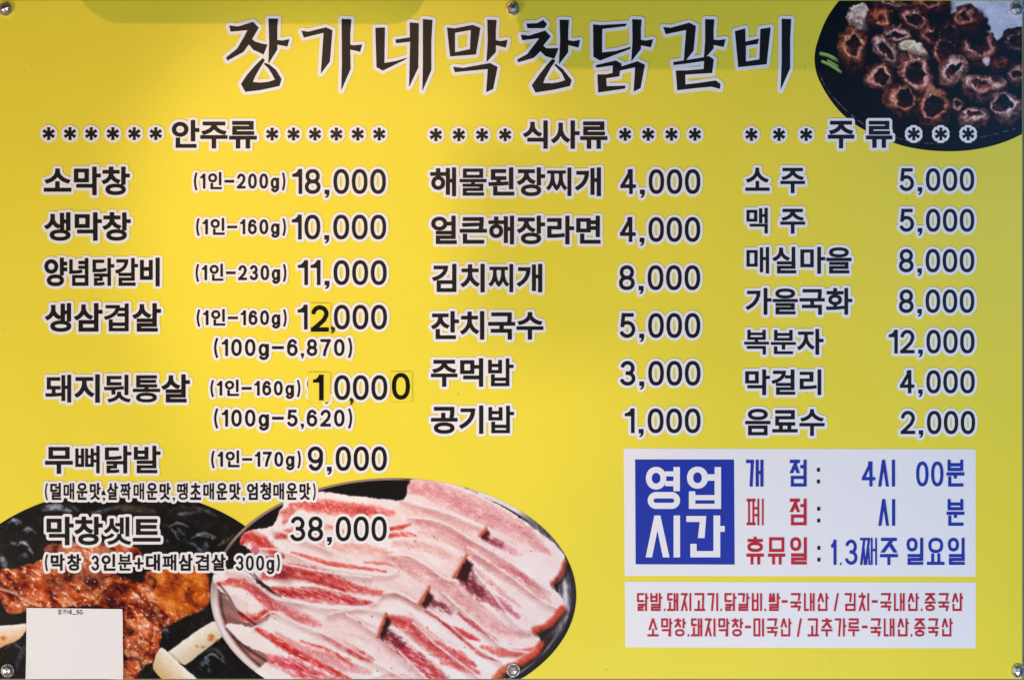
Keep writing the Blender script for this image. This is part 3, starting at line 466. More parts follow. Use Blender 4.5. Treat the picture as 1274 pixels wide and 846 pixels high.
def block(ch, x0, y0, x1, y1, sw):
    if ch in '폐째':
        def U(u, t): return (x0 + u * (x1 - x0), y0 + t * (y1 - y0))
        def vb(u, a=0, b=1, t=.62): return miter([U(u, a), U(u, b)], sw * t)
        def hb(a, b, v, t=.8): return miter([U(a, v), U(b, v)], sw * t)
        if ch == '폐':
            return vb(.95) + vb(.69) + hb(0, .53, .055) + hb(0, .53, .945) + vb(.15) + vb(.40) + hb(.40, .69, .36, .7) + hb(.40, .69, .62, .7)
        o = vb(.95) + vb(.70) + hb(.70, .95, .45, .7) + hb(.02, .62, .045, .8)
        for d in (0, .27):
            o += [ccw([U(.20 + d, .05), U(.34 + d, .05), U(.17 + d, 1), U(.02 + d, 1)]), ccw([U(.22 + d, .42), U(.30 + d, .36), U(.36 + d, 1), U(.24 + d, 1)])]
        return o
    n = ord(ch) - 0xAC00; a, v, f = INI[n // 588], VOW[n % 588 // 28], FIN[n % 28]
    w, h = x1 - x0, y1 - y0; i = sw / 2; out = []
    def X(u): return x0 + u * w
    def Y(t): return y0 + t * h
    def ln(*P): return miter([(X(u), Y(t)) for u, t in P], sw)
    fh = 1.0 if f == ' ' else .56
    if v in 'ㅏㅐㅑㅓㅕㅣㅖ':
        xr = 1 - i / w; two = v in 'ㅐㅖ'
        ix1 = {'ㅏ': .62, 'ㅓ': .60, 'ㅕ': .58, 'ㅣ': .66, 'ㅐ': .46, 'ㅖ': .50}[v]
        if f == ' ' and v == 'ㅏ': ix1 = .58
        out += jamo(a, X(0), Y(0), X(ix1), Y(fh if f == ' ' else .50), sw, tall=f == ' ')
        if v == 'ㅏ': xr = .80
        vb = fh if f not in 'ㄱㄹㄴㅁㅂㄺ' else (1.0 if f in 'ㄱㄹㄴㅁㄺ' else .62)
        if f == 'ㅁ' or f == 'ㄹ': vb = .62
        out += ln((xr, 0), (xr, vb))
        if two: out += ln((xr - .27, 0), (xr - .27, vb))
        m = .42 * (vb if f == ' ' else .62)
        if v == 'ㅏ': out += ln((xr, m), (1.0, m))
        if v == 'ㅐ': out += ln((xr - .27, m + .06), (xr, m + .06))
        if v == 'ㅓ': out += ln((ix1 + .02, m), (xr, m))
        if v == 'ㅖ': out += ln((ix1 - .1, .36), (xr - .27, .36)) + ln((ix1 - .1, .62), (xr - .27, .62))
        fb = (X(.06), Y(.60), X(1 if v != 'ㅏ' else .80 + i / w), Y(1))
    elif v in 'ㅗㅛㅜㅠ':
        up = v in 'ㅗㅛ'; t = (.97 - i / h) if f == ' ' else .55
        if not up: t = .66 if f == ' ' else .53
        if up and f == ' ': out += ln((0, 1 - i / h), (1, 1 - i / h))
        else: out += ln((0, t), (1, t))
        if up:
            top = .62 if a != 'ㄱ' else .45
            if a == 'ㄱ': out += miter([(X(.10), Y(0) + i), (X(.92) - i, Y(0) + i), (X(.88) - i, Y(1) - i)], sw, i)
            else: out += jamo(a, X(.08), Y(0), X(.92), Y(.56 if a == 'ㅇ' else .64), sw)
            xs = (.42,) if v == 'ㅗ' and a == 'ㄱ' else (.5,) if v == 'ㅗ' else (.33, .67)
            for u in xs: out += ln((u, top - .04), (u, 1))
        else:
            out += jamo(a, X(.06), Y(0), X(.94), Y(t - (.12 if f == ' ' else .11)), sw)
            if f == ' ':
                for u in ((.5,) if v == 'ㅜ' else (.32, .70)): out += ln((u, t), (u, 1))
            else: out += ln((.5, t), (.5, t + .17))
        fb = (X(.08), Y(.66), X(.95), Y(1))
        if f == 'ㄴ': fb = (X(.10), Y(.62), X(.95), Y(1))
        if f == 'ㄱ': fb = (X(.06), Y(.70), X(.94), Y(1))
        if f == 'ㅇ': fb = (X(.08), Y(.66), X(.92), Y(1))
    else:      # ㅙ
        out += jamo(a, X(0), Y(0), X(.50), Y(.42), sw)
        out += ln((.25, .48), (.25, 1)) + ln((-.02, 1 - i / h), (.60, 1 - i / h))
        xr = 1 - i / w; out += ln((xr, 0), (xr, 1)) + ln((xr - .24, 0), (xr - .24, 1)) + ln((xr - .24, .45), (xr, .45))
        fb = None
    if f == 'ㄺ':
        bx0, by0, bx1, by1 = fb
        out += jamo('ㄹ', bx0, by0, bx0 + (bx1 - bx0) * .62, by1, sw) + jamo('ㄱ', bx0 + (bx1 - bx0) * .5, by0, bx1, by1, sw)
    elif f != ' ': out += jamo(f, *fb, sw)
    return out

# ------------------------------------------------------------------ wall, and the unseen panels added to block the lamp
def box(name, x0, x1, y0, y1, z0, z1, m, parent=None, **kw):
    V = [(x, y, z) for x in (x0, x1) for y in (y0, y1) for z in (z0, z1)]
    F = [(0, 1, 3, 2), (4, 6, 7, 5), (0, 4, 5, 1), (2, 3, 7, 6), (0, 2, 6, 4), (1, 5, 7, 3)]
    return link(name, pydata(name, V, F, [m]), parent, **kw)
box('wall', -2.4, 2.4, 0.016, 0.14, 0.0, 2.95, M_WALL, label='grey plastered wall behind the yellow menu board', cat='wall')

def shade(name, outline, t, thick, **kw):
    """an added flat panel that throws a shadow of the given outline; it stands a fraction t of the way from the menu to the lamp"""
    P = []
    for px, py in outline:
        s = Vector((wx(px), 0, wz(py))); P.append(s + (KEY - s) * t)
    n = len(P); V = [tuple(p) for p in P] + [(p.x, p.y - thick, p.z) for p in P]
    F = [tuple(range(n)), tuple(range(2 * n - 1, n - 1, -1))] + [(i, (i + 1) % n, n + (i + 1) % n, n + i) for i in range(n)]
    return link(name, pydata(name, V, F, [M_CASTER]), None, **kw)
def arc_pts(cx, cy, rx, ry, a0, a1, n=12): return arc(cx, cy, rx, ry, a0, a1, n)
LEFT_SHADOW = [(98, -260), (98, -20)] + [(108, 0), (114, 8), (122, 15), (131, 21), (140, 25.5), (150, 28)] + \
    [(485, 29), (496, 27.5), (506, 23.5), (515, 17), (521, 9), (525.5, -1), (528, -20), (528, -260)]
RIGHT_SHADOW = [(628, -260), (634, -10), (641, 15), (647, 38), (652, 55), (659, 68), (672, 77), (690, 81), (720, 82.5), (985, 84), (1070, 85), (1110, 60), (1120, -40), (1120, -260)]
shade('shadow_caster', LEFT_SHADOW, 0.50, 0.012, label='unseen rounded panel added to shade the top edge over the left end of the shop name', cat='shadow caster')  # added out of view, shaped to cast the shadows along the top
shade('shadow_caster', RIGHT_SHADOW, 0.62, 0.012, label='wider unseen rounded panel added to shade the right end of the shop name', cat='shadow caster')

# ------------------------------------------------------------------ the menu board
board = empty('menu_board', (0, 0, Z0 - 0.42), label='yellow restaurant menu board printed with black Korean dishes and prices', cat='menu board')
def panel_mesh():
    x0, x1, y0, y1 = wx(-4), wx(1272.4), wz(844.4), wz(0.0)
    r = 0.0012; yb = 0.005
    V = []; F = []
    # front face inset by a small bevel, then the rim
    for (d, ins) in ((0.0, r), (r * .3, r * .3), (r, 0.0), (yb, 0.0)):
        V += [(x0 + ins, d, y0 + ins), (x1 - ins, d, y0 + ins), (x1 - ins, d, y1 - ins), (x0 + ins, d, y1 - ins)]
    F.append((0, 1, 2, 3))
    for k in range(3):
        for i in range(4):
            a, b = 4 * k + i, 4 * k + (i + 1) % 4
            F.append((a, a + 4, b + 4, b))
    F.append((15, 14, 13, 12))
    return pydata('panel', V, F, [M_YEL])
link('panel', panel_mesh(), board)

def screw(px, py, rot, r=8.1):
    """domed hexagon-cut cap on a short collar"""
    cx, cz = wx(px), wz(py); r *= K
    V = []; F = []; n = 24
    prof = [(r * 1.04, 0.0), (r * 1.04, -0.0025), (r, -0.0032)]
    for rr, y in prof:
        V += [(cx + rr * math.cos(2 * math.pi * i / n), y, cz + rr * math.sin(2 * math.pi * i / n)) for i in range(n)]
    for k in range(2):
        for i in range(n):
            j = (i + 1) % n; F.append((k * n + i, k * n + j, (k + 1) * n + j, (k + 1) * n + i))
    m = 6; b = len(V)
    for rr, y in ((r * .99, -0.0033), (r * .55, -0.0068), (0.0, -0.0082)):
        if rr == 0: V.append((cx, y, cz)); break
        V += [(cx + rr * math.cos(2 * math.pi * i / m + rot), y, cz + rr * math.sin(2 * math.pi * i / m + rot)) for i in range(m)]
    for i in range(m):
        j = (i + 1) % m
        F += [(b + i, b + j, b + m + j, b + m + i), (b + m + i, b + m + j, len(V) - 1)]
    F.append(tuple(range(2 * n, 3 * n)))
    me = pydata('screw', V, F, [M_STEEL])
    return link('screw', me, board)
for i, (px, py) in enumerate([(7.5, 12.3), (638, 12.2), (1264.5, 12), (10, 833.5), (638.5, 833), (1266, 834)]): screw(px, py, .35 + i * .41)


# ------------------------------------------------------------------ the three printed food pictures
# Each picture is one flat sheet of fine mesh whose vertices carry the ink colours of the print.
class Picture:
    def __init__(s, x0, y0, x1, y1, r=1.5):
        s.x0, s.y0, s.r = x0, y0, r
        s.w, s.h = int((x1 - x0) * r) + 1, int((y1 - y0) * r) + 1
        s.X, s.Y = np.meshgrid(x0 + np.arange(s.w) / r, y0 + np.arange(s.h) / r)
        s.C = np.zeros((s.h, s.w, 3))
    def noise(s, px, seed, octaves=3, ang=0.0, stretch=1.0, warp=0.0, wpx=20.0):
        """smooth random field in -1..1; px = size of its blotches, longer along ang when stretch > 1"""
        X, Y = s.X, s.Y
        if warp: X = X + warp * s.noise(wpx, seed + 71, 2); Y = Y + warp * s.noise(wpx, seed + 72, 2)
        c, n = math.cos(math.radians(ang)), math.sin(math.radians(ang))
        U, V = (X * c + Y * n) / (px * stretch), (Y * c - X * n) / px
        tot, amp, acc = 0.0, 1.0, np.zeros_like(U)
        for o in range(octaves):
            g = np.random.default_rng(seed * 13 + o).uniform(-1, 1, (128, 128))
            u, v = U * 2 ** o, V * 2 ** o
            i, j = np.floor(u).astype(int), np.floor(v).astype(int); fu, fv = u - i, v - j
            fu, fv = fu * fu * (3 - 2 * fu), fv * fv * (3 - 2 * fv)
            a, b = g[i % 128, j % 128], g[(i + 1) % 128, j % 128]; c2, d = g[i % 128, (j + 1) % 128], g[(i + 1) % 128, (j + 1) % 128]
            acc += amp * ((a * (1 - fu) + b * fu) * (1 - fv) + (c2 * (1 - fu) + d * fu) * fv); tot += amp; amp *= 0.55
        return acc / tot * 1.5
    def cells(s, px, seed):
        rg = np.random.default_rng(seed); n = 64; J = rg.uniform(0, 1, (n, n, 2))
        U, V = s.X / px + 1.2 * s.noise(px * 2, seed, 2) * .4, s.Y / px + 1.2 * s.noise(px * 2, seed + 5, 2) * .4
        i, j = np.floor(U).astype(int), np.floor(V).astype(int); d1 = np.full(U.shape, 9.0); d2 = d1.copy()
        for a in (-1, 0, 1):
            for b in (-1, 0, 1):
                p = J[(i + a) % n, (j + b) % n]; d = np.hypot(i + a + p[..., 0] - U, j + b + p[..., 1] - V)
                d2 = np.minimum(d2, np.maximum(d, d1)); d1 = np.minimum(d1, d)
        return d2 - d1
    def put(s, mask, col):
        m = np.clip(mask, 0, 1)[..., None]; s.C = s.C * (1 - m) + np.asarray(col, float) * m
    def mul(s, mask, k):
        m = np.clip(mask, 0, 1)[..., None]; s.C = s.C * (1 - m) + s.C * np.asarray(k, float) * m
    def poly(s, pts, soft=0.8, ragged=0.0, seed=1, rpx=6.0):
        """soft mask of a smooth closed outline; ragged pushes its edge about"""
        P = np.array(pts, float); n = len(P)
        d = np.full(s.X.shape, 1e9); ins = np.zeros(s.X.shape, bool)
        X, Y = s.X, s.Y
        if ragged: X = X + ragged * s.noise(rpx, seed, 2); Y = Y + ragged * s.noise(rpx, seed + 3, 2)
        for i in range(n):
            (ax, ay), (bx, by) = P[i], P[(i + 1) % n]; dx, dy = bx - ax, by - ay; L = dx * dx + dy * dy + 1e-9
            t = np.clip(((X - ax) * dx + (Y - ay) * dy) / L, 0, 1)
            d = np.minimum(d, np.hypot(X - ax - t * dx, Y - ay - t * dy))
            if ay != by: ins ^= ((ay > Y) != (by > Y)) & (X < ax + (Y - ay) * dx / dy)
        return np.clip(0.5 + np.where(ins, d, -d) / (2 * soft), 0, 1)
    def band(s, pts, w, soft=1.0, ragged=0.0, seed=1, rpx=6.0, ends=True):
        """soft mask of a stroke along pts with half-width w (one number or one per point)"""
        P = np.array(curve(pts), float); n = len(P); W = np.interp(np.linspace(0, 1, n), np.linspace(0, 1, len(np.atleast_1d(w))), np.atleast_1d(w))
        best = np.full(s.X.shape, -1e9); X, Y = s.X, s.Y
        if ragged: X = X + ragged * s.noise(rpx, seed, 2); Y = Y + ragged * s.noise(rpx, seed + 3, 2)
        for i in range(n - 1):
            (ax, ay), (bx, by) = P[i], P[i + 1]; dx, dy = bx - ax, by - ay; L = dx * dx + dy * dy + 1e-9
            t = np.clip(((X - ax) * dx + (Y - ay) * dy) / L, 0, 1)
            best = np.maximum(best, W[i] + (W[i + 1] - W[i]) * t - np.hypot(X - ax - t * dx, Y - ay - t * dy))
        return np.clip(0.5 + best / (2 * soft), 0, 1)
    def ell(s, cx, cy, rx, ry, rot=0.0, soft=1.0, ragged=0.0, seed=1, rpx=5.0):
        c, n = math.cos(math.radians(rot)), math.sin(math.radians(rot))
        X, Y = s.X - cx, s.Y - cy
        if ragged: X = X + ragged * s.noise(rpx, seed, 2); Y = Y + ragged * s.noise(rpx, seed + 3, 2)
        q = np.hypot((X * c + Y * n) / rx, (Y * c - X * n) / ry)
        return np.clip(0.5 + (1 - q) * min(rx, ry) / (2 * soft), 0, 1)
    def sheet(s, name, outline, depth, label, step=0.72):
        """mesh the inside of a convex outline row by row and give its vertices the painted colours"""
        P = np.array(outline, float); ya, yb = P[:, 1].min(), P[:, 1].max()
        h = yb - ya; t = np.linspace(0, 1, int(h / step) + 2); extra = np.geomspace(0.02, 2.5, 12)
        ys = np.unique(np.concatenate([ya + t * h, ya + extra, yb - extra])); ys = ys[(ys >= ya + 0.01) & (ys <= yb - 0.01)]
        L, R = [], []
        for y in ys:
            xs = []
            for i in range(len(P)):
                (ax, ay), (bx, by) = P[i], P[(i + 1) % len(P)]
                if (ay > y) != (by > y): xs.append(ax + (y - ay) * (bx - ax) / (by - ay))
            L.append(min(xs)); R.append(max(xs))
        L, R = np.array(L), np.array(R); n = int((R - L).max() / step) + 2
        u = np.linspace(0, 1, n)[None, :]; X = L[:, None] * (1 - u) + R[:, None] * u; Y = np.repeat(ys[:, None], n, 1)
        gx = np.clip((X - s.x0) * s.r, 0, s.w - 1.001); gy = np.clip((Y - s.y0) * s.r, 0, s.h - 1.001)
        i, j = gx.astype(int), gy.astype(int); fx, fy = (gx - i)[..., None], (gy - j)[..., None]
        Cc = (s.C[j, i] * (1 - fx) + s.C[j, i + 1] * fx) * (1 - fy) + (s.C[j + 1, i] * (1 - fx) + s.C[j + 1, i + 1] * fx) * fy
        m = len(ys); co = np.stack([(X - 637) * K, np.full_like(X, -depth), Z0 + (423 - Y) * K], -1).reshape(-1, 3)
        a = (np.arange(m - 1)[:, None] * n + np.arange(n - 1)[None, :]).reshape(-1)
        q = np.stack([a, a + n, a + n + 1, a + 1], 1)
        me = bpy.data.meshes.new(name); me.vertices.add(len(co)); me.vertices.foreach_set('co', co.ravel().astype(np.float32))
        me.loops.add(q.size); me.loops.foreach_set('vertex_index', q.ravel().astype(np.int32))
        me.polygons.add(len(q)); me.polygons.foreach_set('loop_start', np.arange(0, q.size, 4, dtype=np.int32))
        me.update(calc_edges=True); me.materials.append(M_PIC)
        at = me.color_attributes.new('print', 'FLOAT_COLOR', 'POINT')
        lin = np.clip(s2l(np.clip(Cc, 0, 255)), 0.004, 0.86) * 0.97
        at.data.foreach_set('color', np.concatenate([lin.reshape(-1, 3), np.ones((len(co), 1))], 1).ravel().astype(np.float32))
        me.validate()
        return link(name, me, board, label=label)
def curve(pts, k=5):
    P = np.array(pts, float)
    if len(P) < 3: return P
    Q = np.vstack([2 * P[0] - P[1], P, 2 * P[-1] - P[-2]]); out = []
    for i in range(1, len(Q) - 2):
        for t in np.linspace(0, 1, k, endpoint=False):
            out.append(.5 * (2 * Q[i] + (Q[i + 1] - Q[i - 1]) * t + (2 * Q[i - 1] - 5 * Q[i] + 4 * Q[i + 1] - Q[i + 2]) * t * t + (3 * Q[i] - Q[i - 1] - 3 * Q[i + 1] + Q[i + 2]) * t ** 3))
    return np.array(out + [P[-1]])
def loop(pts, k=5):
    P = np.array(pts, float); n = len(P); out = []
    for i in range(n):
        a, b, c, d = P[i - 1], P[i], P[(i + 1) % n], P[(i + 2) % n]
        for t in np.linspace(0, 1, k, endpoint=False):
            out.append(.5 * (2 * b + (c - a) * t + (2 * a - 5 * b + 4 * c - d) * t * t + (3 * b - a - 3 * c + d) * t ** 3))
    return np.array(out)
def frame(pts, ox, oy, sc_): return [(ox + x / sc_, oy + y / sc_) for x, y in pts]

def pork_plate():
    p = Picture(258, 590, 720, 848); Z = lambda *q: frame(q, 250, 586, 2.654); z = 1 / 2.654
    p.C[:] = (20, 16, 15)
    p.C += p.noise(3, 2, 2)[..., None] * 3
    # plate: pale rim on the near left, dark steel on the right
    q = np.hypot((p.X - 489.5) / 227.5, (p.Y - 740) / 145.5); ang = np.degrees(np.arctan2(p.Y - 740, p.X - 489.5))
    def sec(a0, a1, f=9): return np.clip((ang - a0) / f, 0, 1) * np.clip((a1 - ang) / f, 0, 1)
    aw = np.where(ang < -60, ang + 360, ang)          # runs on past 180 degrees
    def secw(a0, a1, f=12): return np.clip((aw - a0) / f, 0, 1) * np.clip((a1 - aw) / f, 0, 1)
    floor = np.clip((1 - q) / .03, 0, 1) * secw(105, 188, 8)
    p.put(floor, np.array((152, 104, 98)) + p.noise(7, 9, 3, 40, 3)[..., None] * (34, 26, 26))
    p.put(np.clip((q - .952) / .018, 0, 1) * secw(95, 192, 16), (230, 219, 217)); p.put(np.clip((q - .985) / .012, 0, 1) * secw(95, 192, 16), (196, 178, 172))
    p.mul(np.clip(1 - np.abs(q - .945) / .012, 0, 1) * secw(100, 192, 16), (.55, .45, .44))
    p.put(np.clip((q - .978) / .008, 0, 1) * secw(186, 285, 14) * .9, (168, 140, 126))
    p.put(np.clip((q - .895) / .02, 0, 1) * sec(-32, 16), (158, 148, 156)); p.mul(np.clip((q - .895) / .02, 0, 1) * sec(-32, 24) * np.clip(p.noise(4, 95, 2, 80, 3) + .1, 0, .8), (.35, .32, .36))
    p.put(np.clip((q - .968) / .01, 0, 1) * sec(-20, 30), (44, 38, 40)); p.put(np.clip(1 - np.abs(q - .94) / .02, 0, 1) * sec(-26, 14) * .85, (228, 224, 230))
    p.put(np.clip(1 - np.abs(q - .955) / .014, 0, 1) * sec(6, 50, 14) * .75, (186, 176, 180)); p.put(np.clip(1 - np.abs(q - .915) / .03, 0, 1) * sec(8, 58, 14) * .7, (100, 30, 38))
    p.put(np.clip((q - .972) / .01, 0, 1) * sec(2, 68, 10), (16, 14, 15))
    p.put(np.clip((q - .965) / .01, 0, 1) * sec(-80, -26, 8), (226, 216, 216))
    p.put(p.poly(Z((825, 45), (860, 48), (915, 72), (905, 80), (865, 68))), (70, 62, 62))
    # the whole heap of slices
    heap = p.poly(loop(Z((268, 118), (290, 92), (390, 68), (480, 80), (590, 90), (668, 92), (692, 30), (745, 18), (830, 38), (900, 68), (970, 102), (1060, 158), (1130, 213), (1180, 252), (1203, 290), (1195, 340), (1163, 372), (1192, 420), (1197, 452), (1160, 492), (1108, 522), (1122, 560), (1110, 592), (1062, 628), (1030, 640), (985, 668), (955, 705), (180, 705), (188, 655), (222, 612), (140, 568), (84, 517), (100, 500), (175, 512), (232, 470), (150, 500), (110, 450), (85, 412), (52, 382), (40, 345), (90, 322), (150, 330), (205, 385), (250, 412), (240, 395), (212, 372), (165, 340), (172, 290), (160, 258), (130, 238), (142, 204), (185, 190), (238, 180), (255, 140)), 3), .7, 1.0, 4, 5)
    base = np.array((243, 228, 223)) + p.noise(9, 31, 3, 25, 3)[..., None] * (5, 8, 8)
    p.put(heap, base)
    net = p.cells(4.2, 3); fine = p.cells(2.4, 8); fib = p.noise(2.2, 12, 3, 28, 5); blot = p.noise(8, 14, 3, 25, 2)
    feather = p.noise(2.6, 51, 3, 28, 2.2); wide = p.noise(13, 52, 3, 28, 2.0)
    def lean(pts, w, col, marble=.5, soft=1.6, rag=2.2, seed=1, fibre=.0):
        # lean meat: soft feathered rim, paler towards its edges, crossed by a net of white
        W = np.atleast_1d(np.array(w, float)) * z
        o = p.band(Z(*pts), W * 1.1, soft * 1.15, rag * .7, seed, 4); i = p.band(Z(*pts), W * .66, soft * 1.5, rag * .9, seed + 2, 5)
        m = np.clip(.62 * o + .38 * i + .22 * feather * o * (1 - i * .6), 0, 1) * heap
        c = np.asarray(col, float); k = np.clip((.27 - net) * 2.6, 0, 1) * marble * .95
        cc = c * (1 - k[..., None]) + np.array((238, 214, 209)) * k[..., None]
        sat = (c[0] - c[1]) / 150.0
        mot = p.noise(4.0, seed + 60, 3, 28, 1.8)
        cc = cc + wide[..., None] * (10, 18, 17) + p.noise(1.7, seed + 40, 2)[..., None] * (9, 10, 10) + sat * mot[..., None] * (26, 34, 30) + sat * np.clip(mot - .35, 0, 1)[..., None] * (40, 90, 84)
        if fibre: f = np.clip(fib * 1.5 - .1, 0, 1)[..., None] * fibre; cc = cc * (1 - f) + np.array((240, 222, 220)) * f
        p.put(m * .97, cc)
    # faint blush of the marbled slices
    for bl, w in (([(700, 60), (900, 130), (1130, 260)], 60), ([(700, 150), (900, 260), (1150, 430)], 60), ([(640, 300), (850, 420), (1080, 560)], 60), ([(560, 150), (760, 160), (920, 205)], 40), ([(330, 250), (560, 270), (840, 310)], 40), ([(560, 380), (640, 400), (720, 430)], 40), ([(420, 520), (560, 560), (700, 660)], 50)):
        k = np.clip((.22 - net) * 2.5, 0, 1)[..., None] * .6
        p.put(p.band(Z(*bl), w * z, 9, 3, 3, 9) * heap * np.clip(.45 + .5 * wide, 0, 1) * .65, np.array((232, 190, 184)) * (1 - k) + np.array((238, 214, 209)) * k)
    PINK, LP, RED, DR = (219, 146, 146), (231, 189, 183), (207, 66, 60), (176, 32, 38)
    lean([(700, 52), (760, 60), (850, 98), (950, 146), (1050, 196), (1110, 242), (1150, 270)], (26, 30, 34, 34, 28, 18, 6), PINK, .55, seed=1)
    lean([(700, 130), (780, 150), (880, 190), (925, 205)], (16, 18, 16, 8), (230, 188, 178), .5, seed=2)
    lean([(945, 222), (1000, 248), (1055, 275)], (10, 13, 4), (219, 152, 162), .3, seed=3)
    lean([(300, 112), (360, 112), (420, 118), (490, 126), (570, 132), (640, 138)], (10, 22, 22, 22, 16, 6), (212, 74, 66), .45, seed=4)
    lean([(265, 140), (300, 130), (275, 165)], (8, 12, 8), (216, 110, 100), .4, seed=5)
    lean([(620, 192), (655, 187), (690, 176)], (5, 8, 5), (208, 70, 62), .1, 1, 1, seed=6)
    lean([(610, 214), (680, 208), (712, 216)], (8, 8, 2), (211, 80, 72), .1, 1, 1, seed=7)
    lean([(255, 215), (320, 200), (380, 210), (430, 240)], (12, 16, 14, 8), (214, 92, 82), .4, seed=8)
    lean([(390, 178), (440, 190), (500, 205), (560, 215)], (6, 9, 6, 4), (219, 120, 108), .4, seed=9)
    lean([(380, 244), (480, 250), (580, 262), (640, 285)], (6, 16, 14, 8), (226, 160, 150), .5, seed=10)
    lean([(640, 240), (720, 245), (790, 268), (850, 300)], (10, 14, 16, 10), (229, 180, 170), .5, seed=11)
    lean([(720, 165), (800, 198), (880, 245), (960, 300), (1040, 350), (1100, 395), (1150, 432)], (16, 22, 28, 30, 28, 22, 6), (225, 166, 162), .55, seed=12)
    lean([(135, 238), (160, 216), (200, 235), (240, 266), (275, 284)], (10, 22, 22, 16, 4), (206, 58, 48), .25, seed=13)
    lean([(300, 268), (380, 292), (440, 308), (520, 318), (610, 330)], (4, 8, 8, 6, 3), (214, 88, 76), .25, 1, 1.2, seed=14)
    lean([(540, 300), (600, 304), (640, 312)], (4, 6, 3), (220, 120, 106), .3, 1, 1, seed=15)
    lean([(210, 345), (265, 330), (330, 335), (420, 356), (500, 384), (600, 404)], (14, 26, 26, 22, 16, 6), (205, 72, 68), .4, seed=16)
    p.mul(p.ell(*Z((270, 345))[0], 12, 7, 15, 5), (.72, .5, .5))
    lean([(235, 386), (300, 402), (370, 408), (440, 418), (520, 432), (572, 438)], (6, 20, 24, 20, 12, 4), (196, 46, 44), .25, 1.2, 1.8, 17, .45)
    lean([(650, 300), (720, 332), (800, 378), (870, 430), (940, 486), (1010, 530), (1085, 542)], (18, 26, 30, 28, 26, 18, 6), (221, 158, 154), .55, seed=18)
    lean([(660, 395), (720, 440), (790, 480)], (8, 14, 8), (226, 180, 172), .5, seed=19)
    lean([(870, 365), (930, 408), (990, 440), (1050, 482)], (16, 18, 18, 5), (196, 98, 114), .5, 1.4, 2.6, 20)
    lean([(800, 500), (860, 535), (918, 556)], (4, 14, 4), (205, 56, 58), .15, 1.2, 1.4, 21)
    lean([(742, 462), (790, 492), (850, 540), (920, 602), (990, 628)], (2, 3.5, 4, 5, 2), (196, 66, 66), .1, 1, 1.4, 22)
    lean([(925, 580), (985, 596), (1045, 600), (1095, 584)], (6, 15, 13, 4), (214, 92, 86), .2, 1.3, 1.4, 23)
    lean([(618, 486), (680, 506), (735, 548), (790, 592), (850, 614), (905, 640)], (14, 24, 28, 24, 20, 6), (204, 70, 70), .3, 1.4, 1.6, 24, .15)
    lean([(598, 546), (650, 575), (700, 612), (750, 655), (790, 692)], (8, 20, 24, 26, 28), (192, 58, 64), .1, 1.4, 2.4, 25, .75)
    lean([(795, 630), (850, 640), (915, 665)], (6, 16, 8), (216, 96, 92), .3, 1.4, 1.6, 26)
    lean([(690, 470), (760, 540), (850, 575)], (4, 6, 3), (232, 196, 190), .3, 1.4, 1.6, 27)
    lean([(55, 372), (110, 365), (160, 382), (205, 425), (240, 462)], (6, 14, 14, 12, 8), (206, 74, 68), .3, 1.3, 1.8, 28)
    lean([(150, 380), (195, 405), (245, 455)], (6, 18, 12), (204, 86, 88), .35, 1.3, 1.6, 29)
    lean([(130, 470), (165, 492), (215, 470)], (14, 20, 14), (198, 54, 46), .1, 1.4, 2.2, 30, .4)
    p.put(p.poly(Z((85, 412), (110, 404), (160, 440), (150, 470), (120, 458)), 2, 1), (233, 208, 203))
    lean([(245, 440), (300, 470), (350, 492), (392, 506)], (10, 18, 18, 8), (219, 118, 116), .45, 1.4, 1.6, 31)
    lean([(425, 520), (480, 535), (560, 560), (610, 600), (690, 660)], (4, 8, 10, 10, 6), (233, 200, 195), .4, 1.6, 1.6, 32)
    lean([(185, 520), (250, 560), (320, 600), (400, 642), (490, 690)], (6, 14, 15, 13, 10), (201, 48, 44), .1, 1.2, 1.8, 33, .3)
    lean([(215, 615), (290, 640), (350, 668), (430, 700)], (12, 26, 26, 20), (206, 66, 74), .2, 1.4, 3.0, 34, .65)
    lean([(250, 535), (330, 580), (420, 612), (490, 622)], (6, 12, 14, 6), (223, 138, 134), .45, 1.4, 1.6, 35)
    lean([(395, 538), (450, 568), (500, 592), (565, 625)], (5, 14, 16, 8), (222, 140, 136), .4, 1.4, 1.6, 36)
    lean([(490, 592), (530, 606), (565, 622)], (6, 13, 6), (206, 66, 66), .15, 1.4, 1.4, 37)
    lean([(400, 612), (470, 640), (560, 662)], (12, 18, 8), (225, 158, 158), .4, 1.6, 1.6, 38)
    lean([(560, 690), (640, 672), (700, 690)], (4, 6, 4), (226, 168, 164), .3, 1.6, 1.6, 39)
    lean([(960, 300), (1040, 335), (1120, 392)], (5, 9, 4), (214, 120, 122), .4, 1.2, 1.6, 61)
    lean([(860, 285), (930, 345), (1000, 405), (1060, 450)], (4, 9, 9, 3), (228, 168, 164), .5, 1.2, 1.6, 62)
    lean([(450, 480), (520, 492), (575, 520)], (5, 9, 4), (230, 182, 176), .5, 1.4, 1.6, 63)
    lean([(650, 590), (740, 640), (800, 690)], (4, 8, 6), (196, 60, 62), .2, 1.1, 1.8, 64, .4)
    lean([(850, 470), (920, 520), (980, 560)], (4, 8, 3), (212, 96, 96), .3, 1.1, 1.6, 65)
    lean([(330, 560), (420, 590), (500, 640)], (3, 6, 4), (206, 72, 72), .2, 1.1, 1.6, 66)
    lean([(300, 345), (400, 370), (480, 396)], (3, 5, 3), (176, 36, 40), .1, 1.2, 1.6, 67, .3)
    lean([(720, 200), (800, 225), (860, 255)], (5, 9, 5), (229, 176, 168), .5, 1.4, 1.6, 68)
